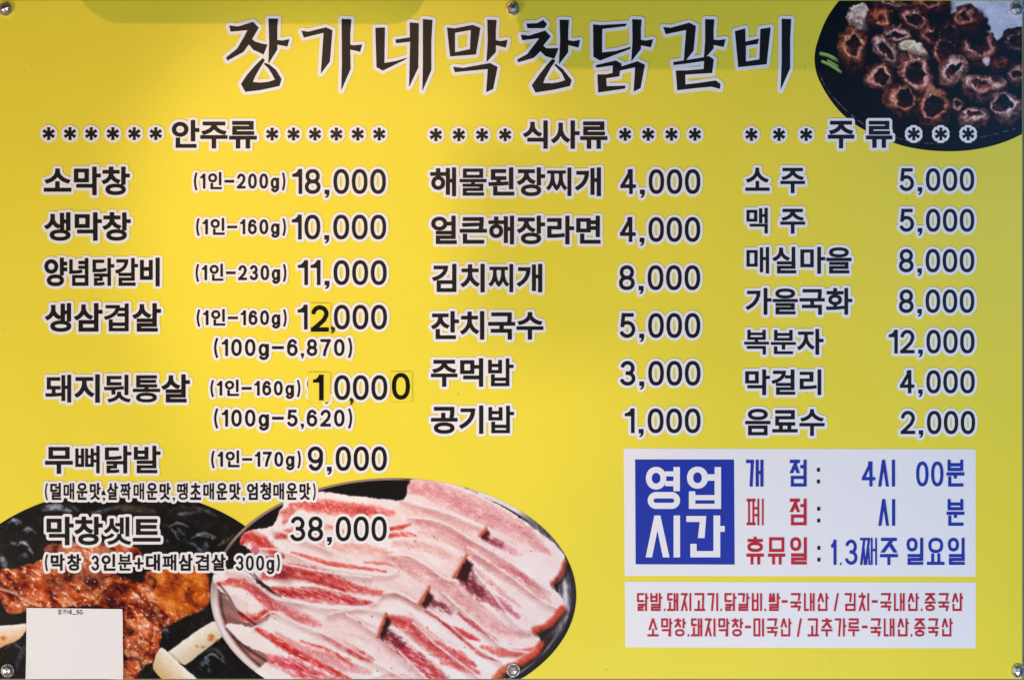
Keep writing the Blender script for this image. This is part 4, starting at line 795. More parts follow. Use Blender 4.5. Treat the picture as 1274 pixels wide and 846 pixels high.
    # edges of the slices: a pale lip with a fine shade below
    for e in ([(668, 92), (790, 130), (900, 170), (945, 190)], [(690, 150), (790, 166), (880, 216), (960, 262), (1060, 326), (1150, 390)], [(180, 255), (260, 262), (340, 290), (450, 322), (600, 342), (650, 330)],
              [(620, 276), (700, 282), (800, 350), (838, 358)], [(215, 388), (260, 412), (330, 432), (430, 452), (560, 442), (606, 402), (650, 396)], [(600, 400), (660, 402), (722, 438)],
              [(425, 472), (520, 452), (608, 466)], [(180, 512), (235, 462), (330, 506), (420, 542), (560, 622), (700, 698)], [(90, 325), (160, 345), (230, 412), (330, 436)], [(640, 395), (760, 460), (900, 570), (1010, 640)],
              [(620, 560), (700, 640), (760, 700)], [(880, 300), (960, 400), (1040, 500), (1095, 525)], [(240, 190), (330, 222), (430, 262)], [(880, 250), (1000, 330), (1120, 420), (1185, 455)], [(800, 400), (900, 490), (1000, 580), (1100, 600)], [(700, 500), (800, 590), (920, 680)], [(480, 470), (560, 520), (640, 590)], [(250, 300), (400, 330), (560, 350)]):
        p.mul(p.band(Z(*[(x - 2, y + 13) for x, y in e]), 8 * z, 3.0) * heap * .7, (.88, .77, .76))
        p.mul(p.band(Z(*[(x - 1, y + 5) for x, y in e]), 1.6 * z, 1.1, .8, 3, 9) * heap * np.clip(.35 + .6 * wide, 0, .7), (.84, .64, .62)); p.put(p.band(Z(*e), 3.6 * z, 1.1, .6, 4, 9) * heap * np.clip(.75 + .3 * feather, 0, .95), (239, 228, 226))
    # cut ends: a brown lip, then the deep shade printed behind it
    def cut(poly, lip, dark=(58, 10, 13), fade=None):
        if fade:
            for k in (1.0, .72, .45): p.put(p.band(Z(*fade[0]), fade[1] * k * z, 3.2, 2.2, 8, 4) * heap * .5 * np.clip(.75 + feather, 0, 1), np.array(dark) * (.4 + .6 * (1 - k)) + np.array((150, 40, 58)) * k * .75)
        p.put(p.poly(Z(*poly), 2.2, 1.2, 6, 4), dark); p.put(p.band(Z(*lip), 4.2 * z, 1.1, .7, 7, 4), (192, 84, 56)); p.put(p.band(Z(*[(x - 7, y - 1) for x, y in lip]), 3 * z, 1.6) * .6, (226, 160, 138))
    cut([(923, 214), (942, 192), (952, 204), (946, 230), (935, 226)], [(920, 215), (943, 187)], (74, 18, 16), ([(940, 215), (965, 232), (990, 242)], 10))
    cut([(838, 352), (876, 286), (898, 304), (888, 332), (880, 372), (862, 366)], [(834, 350), (879, 276)], (52, 12, 16), ([(872, 330), (895, 375), (920, 402)], 26))
    cut([(724, 438), (752, 390), (766, 414), (756, 440), (742, 454)], [(720, 438), (754, 382)], (62, 12, 15), ([(752, 428), (785, 440), (822, 462)], 15))
    cut([(587, 548), (612, 476), (628, 492), (616, 530), (602, 556)], [(583, 548), (612, 470)], (50, 9, 12), ([(606, 535), (628, 545), (660, 572)], 20))
    for e, w, c in (([(1160, 372), (1186, 344), (1203, 300)], 8, (150, 44, 26)), ([(1104, 524), (1150, 505), (1192, 455)], 13, (196, 62, 38)), ([(1052, 632), (1100, 602), (1120, 572)], 13, (204, 66, 40)), ([(965, 700), (992, 662), (1035, 642)], 14, (190, 88, 50))):
        p.mul(p.band(Z(*[(x + 8, y + 10) for x, y in e]), w * .8 * z, 2.4), (.3, .22, .22)); p.put(p.band(Z(*e), w * .85 * z, 2.2, 1.2, 5, 4) * .95, np.array(c) + feather[..., None] * (26, 16, 12)); p.put(p.band(Z(*[(x - 5, y - 6) for x, y in e]), w * .3 * z, 1.5, 1, 8, 4) * .5, (222, 110, 80))
    for e in ([(175, 340), (215, 382), (262, 412)], [(60, 372), (90, 410), (120, 460), (180, 505)], [(85, 520), (140, 575), (215, 625)], [(172, 262), (200, 282), (250, 284)]):
        p.mul(p.band(Z(*e), 3.2 * z, 1.4) * .8, (.28, .14, .14))
    rg = np.random.default_rng(5)
    for _ in range(46):
        x, y = rg.uniform(300, 690), rg.uniform(610, 840); p.put(p.ell(x, y, rg.uniform(.5, 1.1), rg.uniform(.4, .7), 20, .5) * heap * .8, (84, 40, 38))
    p.put(p.poly(Z((160, 262), (178, 240), (196, 262), (190, 272))), (216, 110, 126))
    p.C *= (1 + .025 * p.noise(1.2, 77, 1))[..., None]
    th = np.linspace(0, 2 * math.pi, 220)[:-1]; o = [(489.5 + 227.5 * math.cos(t), 740 + 145.5 * math.sin(t)) for t in th]
    return p.sheet('food_picture', [(x, min(y, 844.0)) for x, y in o], 0.00045, 'printed plate of raw pork belly slices')

def grill_pan():
    p = Picture(-5, 604, 372, 848); Z = lambda *q: frame(q, 0, 620, 3.745); z = 1 / 3.745
    p.C[:] = (17, 14, 13); p.C += np.clip(p.noise(7, 3, 3), 0, 1)[..., None] * (16, 15, 15)
    # glossy black stones and the pale gleams between them
    def bean(cx, cy, rx, ry, rot, seed):
        (x, y), = Z((cx, cy)); p.put(p.ell(x, y, rx * z, ry * z, rot, 1.5), (12, 11, 12))
        g = p.ell(x, y, rx * z * .95, ry * z * .95, rot, 2) * np.clip(p.noise(7, seed, 3, 50, 1.6) * 2.2 - .85, 0, 1); p.put(g * .45, (150, 156, 176)); p.put(p.band(Z((cx - rx * .5, cy - ry * .45), (cx, cy - ry * .78), (cx + rx * .5, cy - ry * .5)), (.5, 1.6, .6), 1.4, .5, seed, 3) * .55, (190, 194, 208))
    bean(105, 240, 50, 48, 20, 5); bean(985, 775, 68, 66, 0, 9); bean(70, 130, 60, 40, 10, 6); bean(130, 160, 40, 30, 0, 12); bean(830, 160, 90, 60, 0, 15); bean(950, 215, 110, 70, 0, 19); bean(60, 740, 70, 90, 0, 23); bean(770, 640, 30, 40, 0, 31)
    for e, w, c, a in (([(62, 95), (78, 118)], 8, (188, 196, 214), .8), ([(55, 205), (70, 210)], 10, (205, 208, 220), .8), ([(95, 200), (128, 215), (150, 255)], 8, (205, 210, 224), .8), ([(-8, 270), (15, 290), (28, 320)], 17, (158, 170, 190), .9),
            ([(200, 50), (260, 38), (330, 58)], 17, (164, 178, 198), .85), ([(330, 30), (370, 60)], 10, (120, 134, 160), .7), ([(430, 68), (500, 50), (545, 42)], 8, (150, 156, 168), .7), ([(540, 40), (640, 50), (720, 62)], 20, (92, 76, 56), .8), ([(560, 75), (640, 88)], 10, (66, 54, 40), .8),
            ([(825, 75), (870, 68), (930, 62)], 7, (150, 148, 150), .8), ([(905, 40), (960, 55), (1010, 85)], 9, (110, 108, 112), .7), ([(790, 60), (840, 40), (890, 50)], 10, (70, 66, 66), .7), ([(915, 168), (970, 178)], 5, (190, 190, 192), .9), ([(990, 185), (994, 187)], 6, (215, 214, 214), .9),
            ([(800, 140), (825, 170), (832, 190)], 6, (150, 158, 190), .9), ([(870, 205), (900, 212), (925, 235)], 4, (150, 140, 138), .8), ([(780, 120), (760, 128)], 7, (120, 80, 76), .7), ([(1020, 215), (1060, 195), (1085, 172)], 6, (150, 118, 46), .9), ([(858, 150), (868, 190)], 4, (88, 74, 60), .8), ([(240, 150), (300, 165)], 6, (96, 100, 120), .6),
            ([(905, 525), (950, 515)], 6, (190, 186, 186), .7), ([(110, 690), (90, 740), (75, 800)], 14, (86, 76, 96), .7), ([(770, 615), (778, 650)], 9, (104, 98, 122), .8), ([(940, 720), (1000, 700), (1040, 735)], 5, (150, 150, 160), .6)):
        p.put(p.band(Z(*e), (w * .35 * z, w * .9 * z, w * .8 * z, w * .3 * z), 2.0, .8, int(w * 7 + e[0][0]) % 90, 4) * a * np.clip(.8 + .5 * p.noise(4, int(w), 2), 0, 1), c)
    # grilled meat
    M = loop(Z((-20, 345), (50, 325), (140, 305), (205, 268), (216, 216), (330, 205), (480, 200), (600, 210), (662, 258), (640, 275), (560, 300), (545, 352), (600, 372), (655, 388), (668, 352), (720, 322), (760, 300), (860, 300), (958, 340), (975, 420), (962, 498), (885, 540), (800, 583), (757, 610), (742, 690), (735, 748), (690, 770), (655, 810), (610, 860), (540, 860), (540, 520), (200, 520), (60, 535), (25, 520), (8, 482), (-20, 470)), 3)
    m = p.poly(M, .8, 1.6, 5, 6)
    big = p.noise(20, 21, 3, 20, 1.6, 5, 30); mid = p.noise(8, 22, 3, 30, 2.0, 4, 14); sm = p.noise(3.0, 23, 3, 30, 1.5, 2, 8); ridge = 1 - np.abs(p.noise(9, 24, 3, 35, 2.2, 5, 18)) * 2.2
    t = np.clip(.43 + .34 * big + .28 * mid + .20 * sm, 0, 1)[..., None]
    c = np.where(t < .5, np.array((70, 18, 9)) * (1 - 2 * t) + np.array((194, 80, 34)) * 2 * t, np.array((194, 80, 34)) * (2 - 2 * t) + np.array((232, 168, 128)) * (2 * t - 1))
    p.put(m, c)
    inner = p.poly(M, 9, 3, 15, 10); p.mul(m * (1 - inner) * .8, (.62, .42, .36))
    p.mul(m * np.clip(p.noise(16, 91, 3, 30, 1.5, 4, 20) * 1.8 - .35, 0, 1) * .6, (.5, .32, .28))
    pk = p.ell(*Z((400, 300))[0], 52, 30, 5, 18) + p.ell(*Z((330, 235))[0], 32, 12, 0, 8) + p.ell(*Z((640, 660))[0], 25, 40, 20, 12) * .5
    p.put(m * np.clip(pk, 0, 1) * .42, np.array((214, 150, 122)) + 34 * mid[..., None])
    lobe = p.poly(loop(Z((690, 350), (760, 310), (860, 306), (955, 345), (972, 420), (958, 490), (880, 535), (800, 545), (740, 470), (700, 420)), 3), 4, 2, 6)
    p.put(lobe * .8, np.array((198, 98, 26)) + big[..., None] * (44, 38, 12) + sm[..., None] * 14)
    p.put(m * np.clip(ridge * 2.0 - 1.25, 0, 1) * np.clip(.35 + mid, 0, 1) * (1 - .75 * lobe) * .6, (244, 206, 178))
    p.put(m * np.clip(sm * 2.8 - 1.1, 0, 1) * np.clip(.65 + big, 0, 1) * (1 - .7 * lobe) * .8, (250, 226, 208))
    p.mul(m * np.clip(-mid * 2.2 - .5, 0, 1) * .7, (.55, .38, .34))
    for e, w, k in (([(415, 475), (470, 430), (520, 385)], 7, (196, 108, 44)), ([(520, 385), (600, 400), (665, 455), (700, 520)], 12, (184, 84, 38)), ([(560, 470), (620, 480), (665, 505)], 14, (176, 70, 42)), ([(-5, 420), (60, 440), (120, 480), (190, 505)], 8, (236, 176, 140)),
                    ([(690, 350), (715, 375), (700, 410)], 24, (176, 98, 66)), ([(600, 720), (650, 745), (660, 800)], 18, (214, 150, 112)), ([(700, 600), (690, 680), (660, 740)], 10, (188, 84, 36))):
        b = p.band(Z(*e), w * z, 1.8, 1.6, int(w) + 50, 5) * m; p.put(b * .75, np.array(k) + 26 * sm[..., None])
        p.mul(p.band(Z(*[(x + 8, y + 12) for x, y in e]), w * .35 * z, 1.6, 1.5, 9, 5) * m * .8, (.45, .3, .26))
    p.mul(m * p.ell(*Z((270, 395))[0], 15, 10, -20, 6) * .75, (.55, .34, .3)); p.mul(m * p.ell(*Z((720, 545))[0], 22, 5, 40, 5) * .7, (.45, .3, .28))
    p.put(p.poly(Z((545, 352), (600, 345), (675, 350), (655, 385), (600, 370)), 2, 1.5, 8), (22, 16, 14))
    p.C = p.C * (1 - m[..., None]) + m[..., None] * np.clip((p.C - 30) * 1.12 * (.97, 1.02, 1.06) + 16, 6, 252)
    # pale rice-cake sticks
    def stick(pts, hi, lo, axis):
        s_ = p.poly(loop(Z(*pts), 3), .7, .4, 3); p.mul(p.poly(loop([(x + 2, y + 3) for x, y in Z(*pts)], 3), 4) * .7, (.2, .2, .2)); g = np.clip(((p.X - Z(axis[0])[0][0]) * (axis[1][0] - axis[0][0]) + (p.Y - Z(axis[0])[0][1]) * (axis[1][1] - axis[0][1])) / (((axis[1][0] - axis[0][0]) ** 2 + (axis[1][1] - axis[0][1]) ** 2) * z), 0, 1)[..., None]
        p.put(s_, np.array(hi) * (1 - g) + np.array(lo) * g + 4 * p.noise(9, 60, 3)[..., None])
    stick([(778, 722), (800, 702), (990, 572), (1080, 610), (1040, 640), (960, 700), (880, 764), (848, 770)], (240, 232, 218), (206, 186, 150), ((850, 660), (910, 750)))
    stick([(716, 795), (722, 742), (745, 700), (768, 702), (850, 780), (930, 850), (930, 870), (800, 870)], (240, 232, 220), (208, 176, 122), ((830, 760), (760, 830)))
    stick([(-20, 602), (60, 588), (122, 582), (126, 604), (92, 652), (40, 676), (-20, 694)], (243, 238, 232), (222, 160, 96), ((50, 590), (62, 680)))
    for x, y, r in ((985, 640, 9), (978, 655, 7), (920, 685, 4), (15, 650, 9), (945, 690, 5), (1010, 660, 6)): p.put(p.ell(*Z((x, y))[0], r * z * 1.4, r * z, 20, 1.4, 1, 4), (196, 108, 40))
    rg = np.random.default_rng(8)
    for _ in range(230):
        x, y = Z((rg.uniform(0, 960), rg.uniform(230, 840)))[0]; p.put(p.ell(x, y, rg.uniform(.5, 1.3), rg.uniform(.4, .8), rg.uniform(0, 90), .5) * m * (1 - .6 * lobe) * .85, (255, 236, 220))
    p.C *= (1 + .03 * p.noise(1.2, 78, 1))[..., None]
    o = [(150.5 + 216 * math.cos(t), 759 + 150 * math.sin(t)) for t in np.linspace(0, 2 * math.pi, 240)[:-1]]
    return p.sheet('food_picture', [(min(max(x, -3.6), 345), min(y, 844.0)) for x, y in o], 0.0003, 'printed pan of glossy grilled chicken with rice cakes')

def offal_pan():
    p = Picture(1008, -2, 1276, 192); Z = lambda *q: frame(q, 974, 0, 4.23); z = 1 / 4.23
    p.C[:] = (13, 12, 13); p.C += np.clip(p.noise(2.5, 2, 2), 0, 1)[..., None] * 6
    gl = p.band(Z((195, 390), (225, 460), (290, 540), (370, 615), (450, 670), (560, 715), (680, 745), (800, 758), (930, 748), (1080, 715), (1220, 680)), .55, .6) * np.clip(.5 + 1.6 * p.noise(1.6, 4, 2), 0, 1)
    p.put(gl * .75, (168, 170, 178))
    # the white dish in the corner
    wh = p.poly(Z((868, -20), (1300, -20), (1300, 140), (1210, 150), (1165, 185), (1130, 216), (1050, 168), (1035, 100), (985, 22), (930, 60), (885, 75)), 1.2)
    p.put(wh, np.array((182, 182, 192)) + p.noise(14, 6, 3)[..., None] * 16 + p.noise(1.4, 16, 1)[..., None] * 6)
    for e, w, c in (([(200, 285), (240, 295), (292, 322)], 10, (122, 146, 74)), ([(208, 326), (250, 345), (305, 380)], 8, (126, 150, 76)), ([(238, 322), (290, 352)], 6, (120, 146, 70))):
        p.put(p.band(Z(*e), w * z, .7), c); p.put(p.band(Z(*[(x, y - 4) for x, y in e]), w * .3 * z, .8) * .7, (196, 206, 150))
    X0, Y0 = p.X, p.Y; p.X, p.Y = X0 + 3.0 * p.noise(13, 61, 2) + 1.3 * p.noise(5, 63, 2), Y0 + 3.0 * p.noise(13, 62, 2) + 1.3 * p.noise(5, 64, 2)      # nothing in the heap is quite round
    n1 = p.noise(7, 41, 3, 0, 1, 3, 10); n2 = p.noise(3.2, 42, 3); n3 = p.noise(6, 43, 3, 60, 1.5, 2, 8)
    def ring(cx, cy, rx, ry, rot, col, hole=(0, 0, .45, .5), hrot=None, side=(0, 28), seed=1, lip=1.0, hcol=(44, 24, 20)):
        (x, y), = Z((cx, cy)); rx *= z; ry *= z; c = np.array(col, float) * (1.08, .97, .93); dx, dy = side[0] * z, side[1] * z
        p.mul(p.ell(x + dx * .6, y + dy * .6 + 2, rx * 1.12, ry * 1.12, rot, 4) * .8, (.25, .22, .22))              # pieces sit close: gap between them is black
        for k in (1, .75, .5, .25): p.put(p.ell(x + dx * k, y + dy * k, rx * .97, ry * .97, rot, 1.6, 1.2, seed, 8) * .95, c * (.52 - .40 * k) * (1 + .4 * n3)[..., None])   # skin on the far side
        o = p.ell(x, y, rx, ry, rot, .9, 2.2, seed, 9)
        hx, hy = x + hole[0] * rx, y + hole[1] * ry; hr = rot if hrot is None else hrot
        def q(ax, ay, bx, by, r):
            cs, sn = math.cos(math.radians(r)), math.sin(math.radians(r)); U, V = p.X - ax + 1.4 * n3, p.Y - ay + 1.4 * n2; return np.hypot((U * cs + V * sn) / bx, (V * cs - U * sn) / by)
        qo, qh = q(x, y, rx, ry, rot), q(hx, hy, rx * hole[2], ry * hole[3], hr)
        t = np.clip((qh - 1) / np.maximum(qh - 1 + 1.0 - np.minimum(qo, .999), 1e-3), 0, 1)            # 0 at the hole, 1 at the rim
        lit = np.clip(-((p.X - x) / rx * .45 + (p.Y - y) / ry * .75), -1, 1)
        f = 1.02 - .70 * t ** 1.8 + .14 * lit + .32 * n1 + .22 * n2
        p.put(o, c * np.clip(f, .18, 1.7)[..., None])
        p.put(o * np.clip(n3 * 2.2 - .55, 0, 1) * np.clip(t * 1.4, 0, 1) * .75, c * (.42, .28, .22))             # browned skin
        lipm = np.exp(-((t - .20) / .24) ** 2) * o * np.clip(.62 + 1.0 * n2 - .40 * lit, 0, 1)
        p.put(lipm * lip * .9, np.minimum(c * 1.20 + 58, 246))
        h = p.ell(hx, hy, rx * hole[2], ry * hole[3], hr, 1.2, 1.8, seed + 5, 7) * o
        p.put(h, np.array(hcol) * np.clip(.85 + .6 * n1 + .55 * (p.Y - hy) / (ry * hole[3]), .25, 1.9)[..., None])
        p.put(o * np.exp(-((t - .3) / .25) ** 2) * np.clip(p.noise(2.4, seed + 300, 2) * 2.6 - 1.1, 0, 1) * np.clip(.5 + lit, 0, 1) * .9, (248, 234, 228))
    ring(560, 6, 105, 34, 8, (156, 112, 106), (0, 0, .4, .3), seed=2); ring(770, 12, 100, 44, 0, (146, 92, 84), (.1, .2, .4, .4), seed=3)
    def chunk(cx, cy, rx, ry, rot, col, side, seed):
        (x, y), = Z((cx, cy)); c = np.array(col, float)
        for k in (1, .66, .33): p.put(p.ell(x + side[0] * z * k, y + side[1] * z * k, rx * z, ry * z, rot, 1.6, 1.5, seed, 8), c * (.62 - .42 * k) * (1 + .35 * n3)[..., None])
        o = p.ell(x, y, rx * z, ry * z, rot, 1.0, 1.8, seed, 8); p.put(o, c * np.clip(.95 + .28 * n1 + .24 * n2 - .35 * (p.Y - y) / (ry * z), .3, 1.3)[..., None])
        p.put(o * np.clip(n2 * 1.8 - .3, 0, 1) * .6, np.minimum(c * 1.2 + 20, 248))
    chunk(395, 84, 54, 66, 10, (190, 158, 142), (10, 52), 4); ring(512, 88, 64, 72, -8, (152, 88, 62), (.15, .25, .36, .42), None, (0, 20), 5, 1, (104, 60, 36))
    ring(690, 100, 88, 56, 25, (138, 96, 84), (0, .1, .52, .42), None, (0, 24), 6); ring(605, 182, 86, 44, 8, (168, 128, 116), (0, .1, .5, .45), None, (0, 16), 7); ring(790, 190, 82, 52, 20, (128, 78, 70), (0, .1, .5, .45), None, (10, 24), 8)
    ring(880, 175, 76, 84, 0, (50, 30, 26), (0, .2, .5, .5), None, (0, 30), 33, .3)
    chunk(695, 260, 78, 38, 14, (206, 174, 146), (2, 30), 9); ring(365, 245, 78, 106, -8, (158, 104, 76), (.12, -.05, .44, .52), 8, (6, 62), 10)
    ring(545, 258, 98, 58, 40, (182, 142, 136), (-.05, .1, .66, .34), 40, (0, 30), 11); ring(850, 275, 66, 68, 10, (118, 70, 56), (.2, .05, .74, .78), None, (10, 26), 12, .9, (52, 28, 22))
    ring(1040, 250, 104, 80, 8, (132, 90, 80), (.0, -.1, .62, .5), None, (0, 48), 13, .8); p.put(p.ell(*Z((1078, 330))[0], 34 * z, 26 * z, 20, 1.6, 2, 7), (214, 190, 186))
    ring(958, 92, 68, 62, -35, (128, 82, 64), (-.1, .0, .5, .55), -30, (64, 66), 14, 1, (96, 52, 36)); ring(1228, 220, 78, 78, 0, (66, 44, 42), (.1, 0, .6, .5), None, (0, 40), 15, .7); ring(1232, 390, 58, 48, 10, (150, 118, 106), (.1, .1, .5, .45), None, (0, 30), 16)
    ring(1150, 330, 60, 40, 0, (110, 62, 48), (.1, .3, .3, .3), None, (0, 30), 17, .3)
    ring(505, 400, 74, 78, 10, (156, 112, 96), (.1, .12, .56, .56), None, (0, 26), 18); ring(702, 385, 84, 116, -32, (160, 110, 100), (0, .0, .60, .62), -30, (0, 30), 19)
    ring(900, 366, 92, 66, -48, (198, 160, 148), (.0, .1, .56, .3), -40, (4, 34), 20); ring(1064, 446, 118, 62, 0, (190, 142, 136), (-.12, -.05, .52, .40), 0, (0, 58), 21, 1, (100, 54, 46))
    ring(616, 522, 88, 82, 0, (154, 104, 78), (.22, -.02, .5, .55), 20, (0, 34), 22, .9); ring(912, 552, 28, 42, 20, (168, 124, 112), (.1, -.1, .4, .4), None, (0, 10), 23)
    ring(792, 560, 98, 92, 0, (142, 92, 68), (0, .05, .56, .64), None, (6, 40), 24, .8, (40, 22, 16)); p.put(p.poly(loop(Z((740, 500), (775, 440), (800, 445), (825, 500), (790, 480)), 3), 1.4, 1.4, 6), (168, 112, 88))
    ring(1000, 604, 86, 38, -8, (200, 160, 150), (.05, .1, .58, .42), -8, (6, 46), 25); ring(1176, 560, 88, 74, -20, (200, 162, 160), (-.28, -.12, .62, .5), -20, (6, 34), 26)
    p.X, p.Y = X0, Y0
    rg = np.random.default_rng(18)
    for _ in range(60):
        x, y = Z((rg.uniform(330, 1250), rg.uniform(20, 620)))[0]; p.put(p.ell(x, y, rg.uniform(.5, 1.4), rg.uniform(.3, .6), rg.uniform(0, 90), .6) * (1 - wh) * (p.C.sum(2) > 170) * .7, (246, 230, 224))
    p.C = np.clip((p.C - 14) * 1.22, 6, 250)
    p.C *= (1 + .05 * p.noise(1.0, 79, 1))[..., None]
    o = loop([(1052, -8), (1045, 0), (1030, 21), (1019.5, 45), (1013.5, 70), (1017, 95), (1032, 123), (1052, 146), (1078, 163.5), (1116, 179.5), (1150, 186.8), (1185, 188.6), (1215, 186), (1245, 178.6), (1272, 167), (1300, 150), (1300, -8)], 6)
    return p.sheet('food_picture', [(min(x, 1271.6), max(y, 1.6)) for x, y in o], 0.0003, 'printed black pan of browned tripe rings')
grill_pan(); pork_plate(); offal_pan()
# ------------------------------------------------------------------ lettering
OUTB = 3.6
def ink(name, polys, border=OUTB, col=None, **kw): return lettering(name, polys, col or M_INK, border, board, **kw)
T7 = 7.357
def title_glyphs():
    g = {
     (270, 'a'): [[(112,165),(190,175),(332,132),(383,185),(322,290),(348,312),(400,328),(463,340),(428,430),(335,388),(292,338),(242,408),(97,486),(82,460),(186,375),(240,283),(280,208),(126,222)],
        [(472,102),(560,103),(553,180),(553,298),(600,302),(664,290),(645,358),(553,340),(553,385),(470,516),(478,330)],
        [(420,462),(350,530),(280,610),(220,700),(260,772),(400,755),(572,718),(592,655),(540,570),(480,522),(437,505),(431,518),(470,555),(505,610),(530,660),(470,680),(400,687),(328,682),(350,630),(390,560),(438,482)]],
     (370, 'b'): [[(36,212),(100,222),(262,182),(322,210),(298,495),(215,605),(240,232),(60,276)],
        [(405,105),(495,108),(485,240),(485,342),(520,347),(593,338),(575,406),(485,385),(488,560),(402,760),(408,500)]],
     (460, 'c'): [[(52,186),(140,183),(135,508),(240,490),(340,460),(335,472),(120,578),(62,545)],
        [(366,137),(450,145),(445,550),(360,728),(370,313),(242,328),(236,294),(368,274)],
        [(487,107),(575,115),(565,300),(565,570),(482,765),(487,500)]],
     (545, 'd'): [[(82,184),(150,192),(318,160),(388,187),(347,430),(110,448)], [(155,410),(292,382),(300,207),(155,232)],
        [(450,112),(537,115),(530,200),(530,300),(570,308),(637,297),(620,368),(530,345),(530,408),(443,500),(455,300)],
        [(138,543),(230,553),(475,508),(545,545),(505,745),(440,775),(455,563),(300,578),(155,592)]],
     (635, 'e'): [[(147,148),(245,145),(300,115),(335,152),(312,190),(155,190)],
        [(95,250),(170,258),(318,212),(368,265),(300,350),(330,375),(442,372),(402,470),(320,445),(275,400),(212,462),(72,502),(60,478),(155,425),(265,282),(108,300)],
        [(450,112),(537,115),(530,200),(530,300),(575,308),(637,297),(622,368),(530,345),(530,408),(443,522),(455,300)],
        [(385,470),(330,530),(260,620),(195,712),(230,778),(400,752),(545,718),(560,665),(480,565),(412,515),(405,528),(470,600),(500,665),(440,685),(380,693),(300,692),(320,640),(370,550),(412,488)]],
     (730, 'f'): [[(57,155),(130,162),(368,148),(355,172),(142,198),(140,412),(270,398),(402,360),(398,380),(122,486),(60,450)],
        [(415,108),(502,112),(495,200),(495,297),(540,303),(606,292),(587,365),(495,347),(495,380),(407,495),(418,300)],
        [(82,528),(265,485),(318,515),(316,540),(465,492),(532,525),(492,738),(428,770),(442,547),(305,578),(298,630),(178,648),(182,720),(355,715),(350,742),(104,778),(96,612),(175,612),(235,600),(238,530),(88,552)]],
     (815, 'g'): [[(74,180),(140,187),(312,140),(373,172),(352,395),(285,480),(262,488),(283,207),(96,245)],
        [(457,108),(543,110),(535,200),(535,295),(575,300),(645,290),(627,362),(535,343),(535,375),(478,440),(445,470),(458,300)],
        [(165,500),(262,485),(445,455),(490,445),(537,475),(522,600),(380,608),(275,615),(278,705),(400,690),(555,668),(597,700),(595,745),(515,725),(400,735),(202,757),(188,577),(300,575),(443,563),(448,490),(300,512),(168,528)]],
     (900, 'h'): [[(104,218),(200,192),(202,313),(325,285),(313,334),(205,350),(205,495),(328,475),(337,198),(432,183),(395,520),(135,546)],
        [(532,104),(620,107),(610,300),(610,555),(522,755),(532,500)]]}
    out = []
    for (x0, key), ps in g.items():
        for n, P in enumerate(ps):
            P = np.array(P, float) / T7 + (x0, 10)
            P = ccw(P)
            if key == 'd' and n == 1: P = P[::-1]
            out.append(P)
    return out
ink('shop_name', title_glyphs(), 4.2, label='large brush lettered shop name in black with white edge')

for xs, y in (((60.8, 87.3, 113.7, 140.6, 167.3, 194), 166.8), ((338.7, 365.3, 392, 418.6, 445.2, 471.9), 167.3), ((542.3, 570.9, 599.8, 628.5), 168.2),
              ((777.7, 806.4, 835.3, 864.5), 167.7), ((934.7, 969.1, 1002.8), 167.9), ((1136.6, 1170.3, 1204.3), 167.2)):
    for x in xs: ink('star_mark', star(x, y, 7.9, 3.7), 3.2)
for t, b in (('안주류', (213.9, 149.8, 319.6, 185.2)), ('식사류', (650.9, 150.4, 755.7, 185.7))):
    ink('section_heading', hangul(t, *b, e=1.2), label='section heading reading ' + t)
ink('section_heading', hangul('주', 1029.7, 150.9, 1062.8, 185.2, e=1.2) + hangul('류', 1077, 150.9, 1110.1, 184.6, e=1.2), label='section heading reading 주 류')

DISHES = [('소막창', 54.7, 207.6, 161.8, 243.3), ('생막창', 55.5, 264.3, 163, 300), ('양념닭갈비', 55.3, 320.8, 198.8, 356.5), ('생삼겹살', 56.3, 377.3, 200.6, 413),
    ('돼지뒷통살', 56.3, 465.7, 236.5, 501), ('무뼈닭발', 56.3, 554, 200.2, 589.2), ('막창셋트', 58.1, 642.3, 199.9, 677.9),
    ('해물된장찌개', 535.3, 208.7, 747.7, 244.5), ('얼큰해장라면', 536.4, 268.7, 747.2, 304.3), ('김치찌개', 537.6, 328.5, 674.7, 363.9), ('잔치국수', 536.5, 387.2, 676.1, 422.7),
    ('주먹밥', 536.2, 445.7, 639.2, 481.2), ('공기밥', 536.2, 504.4, 639.8, 539.6)]
for t, *b in DISHES: ink('dish_name', hangul(t, *b, e=1.2 if b[0] < 500 else 1.12), label='dish name reading ' + t)
ink('drink_name', hangul('소', 927, 209.1, 957.4, 238, e=.9) + hangul('주', 970.6, 209.4, 1001.5, 240.8, e=.9), label='drink name reading 소 주')
ink('drink_name', hangul('맥', 928.3, 258.7, 955.3, 291, e=.9) + hangul('주', 970.6, 260.2, 1001.5, 291, e=.9), label='drink name reading 맥 주')
for t, *b in [('매실마을', 928.3, 307.4, 1059.3, 340.8), ('가을국화', 927.7, 358.5, 1060.2, 391.7), ('복분자', 925.4, 409.4, 1024.4, 441.5), ('막걸리', 926.9, 459.7, 1021.8, 491.5), ('음료수', 926.9, 508.5, 1025.9, 542)]:
    ink('drink_name', hangul(t, *b, e=.9), label='drink name reading ' + t)

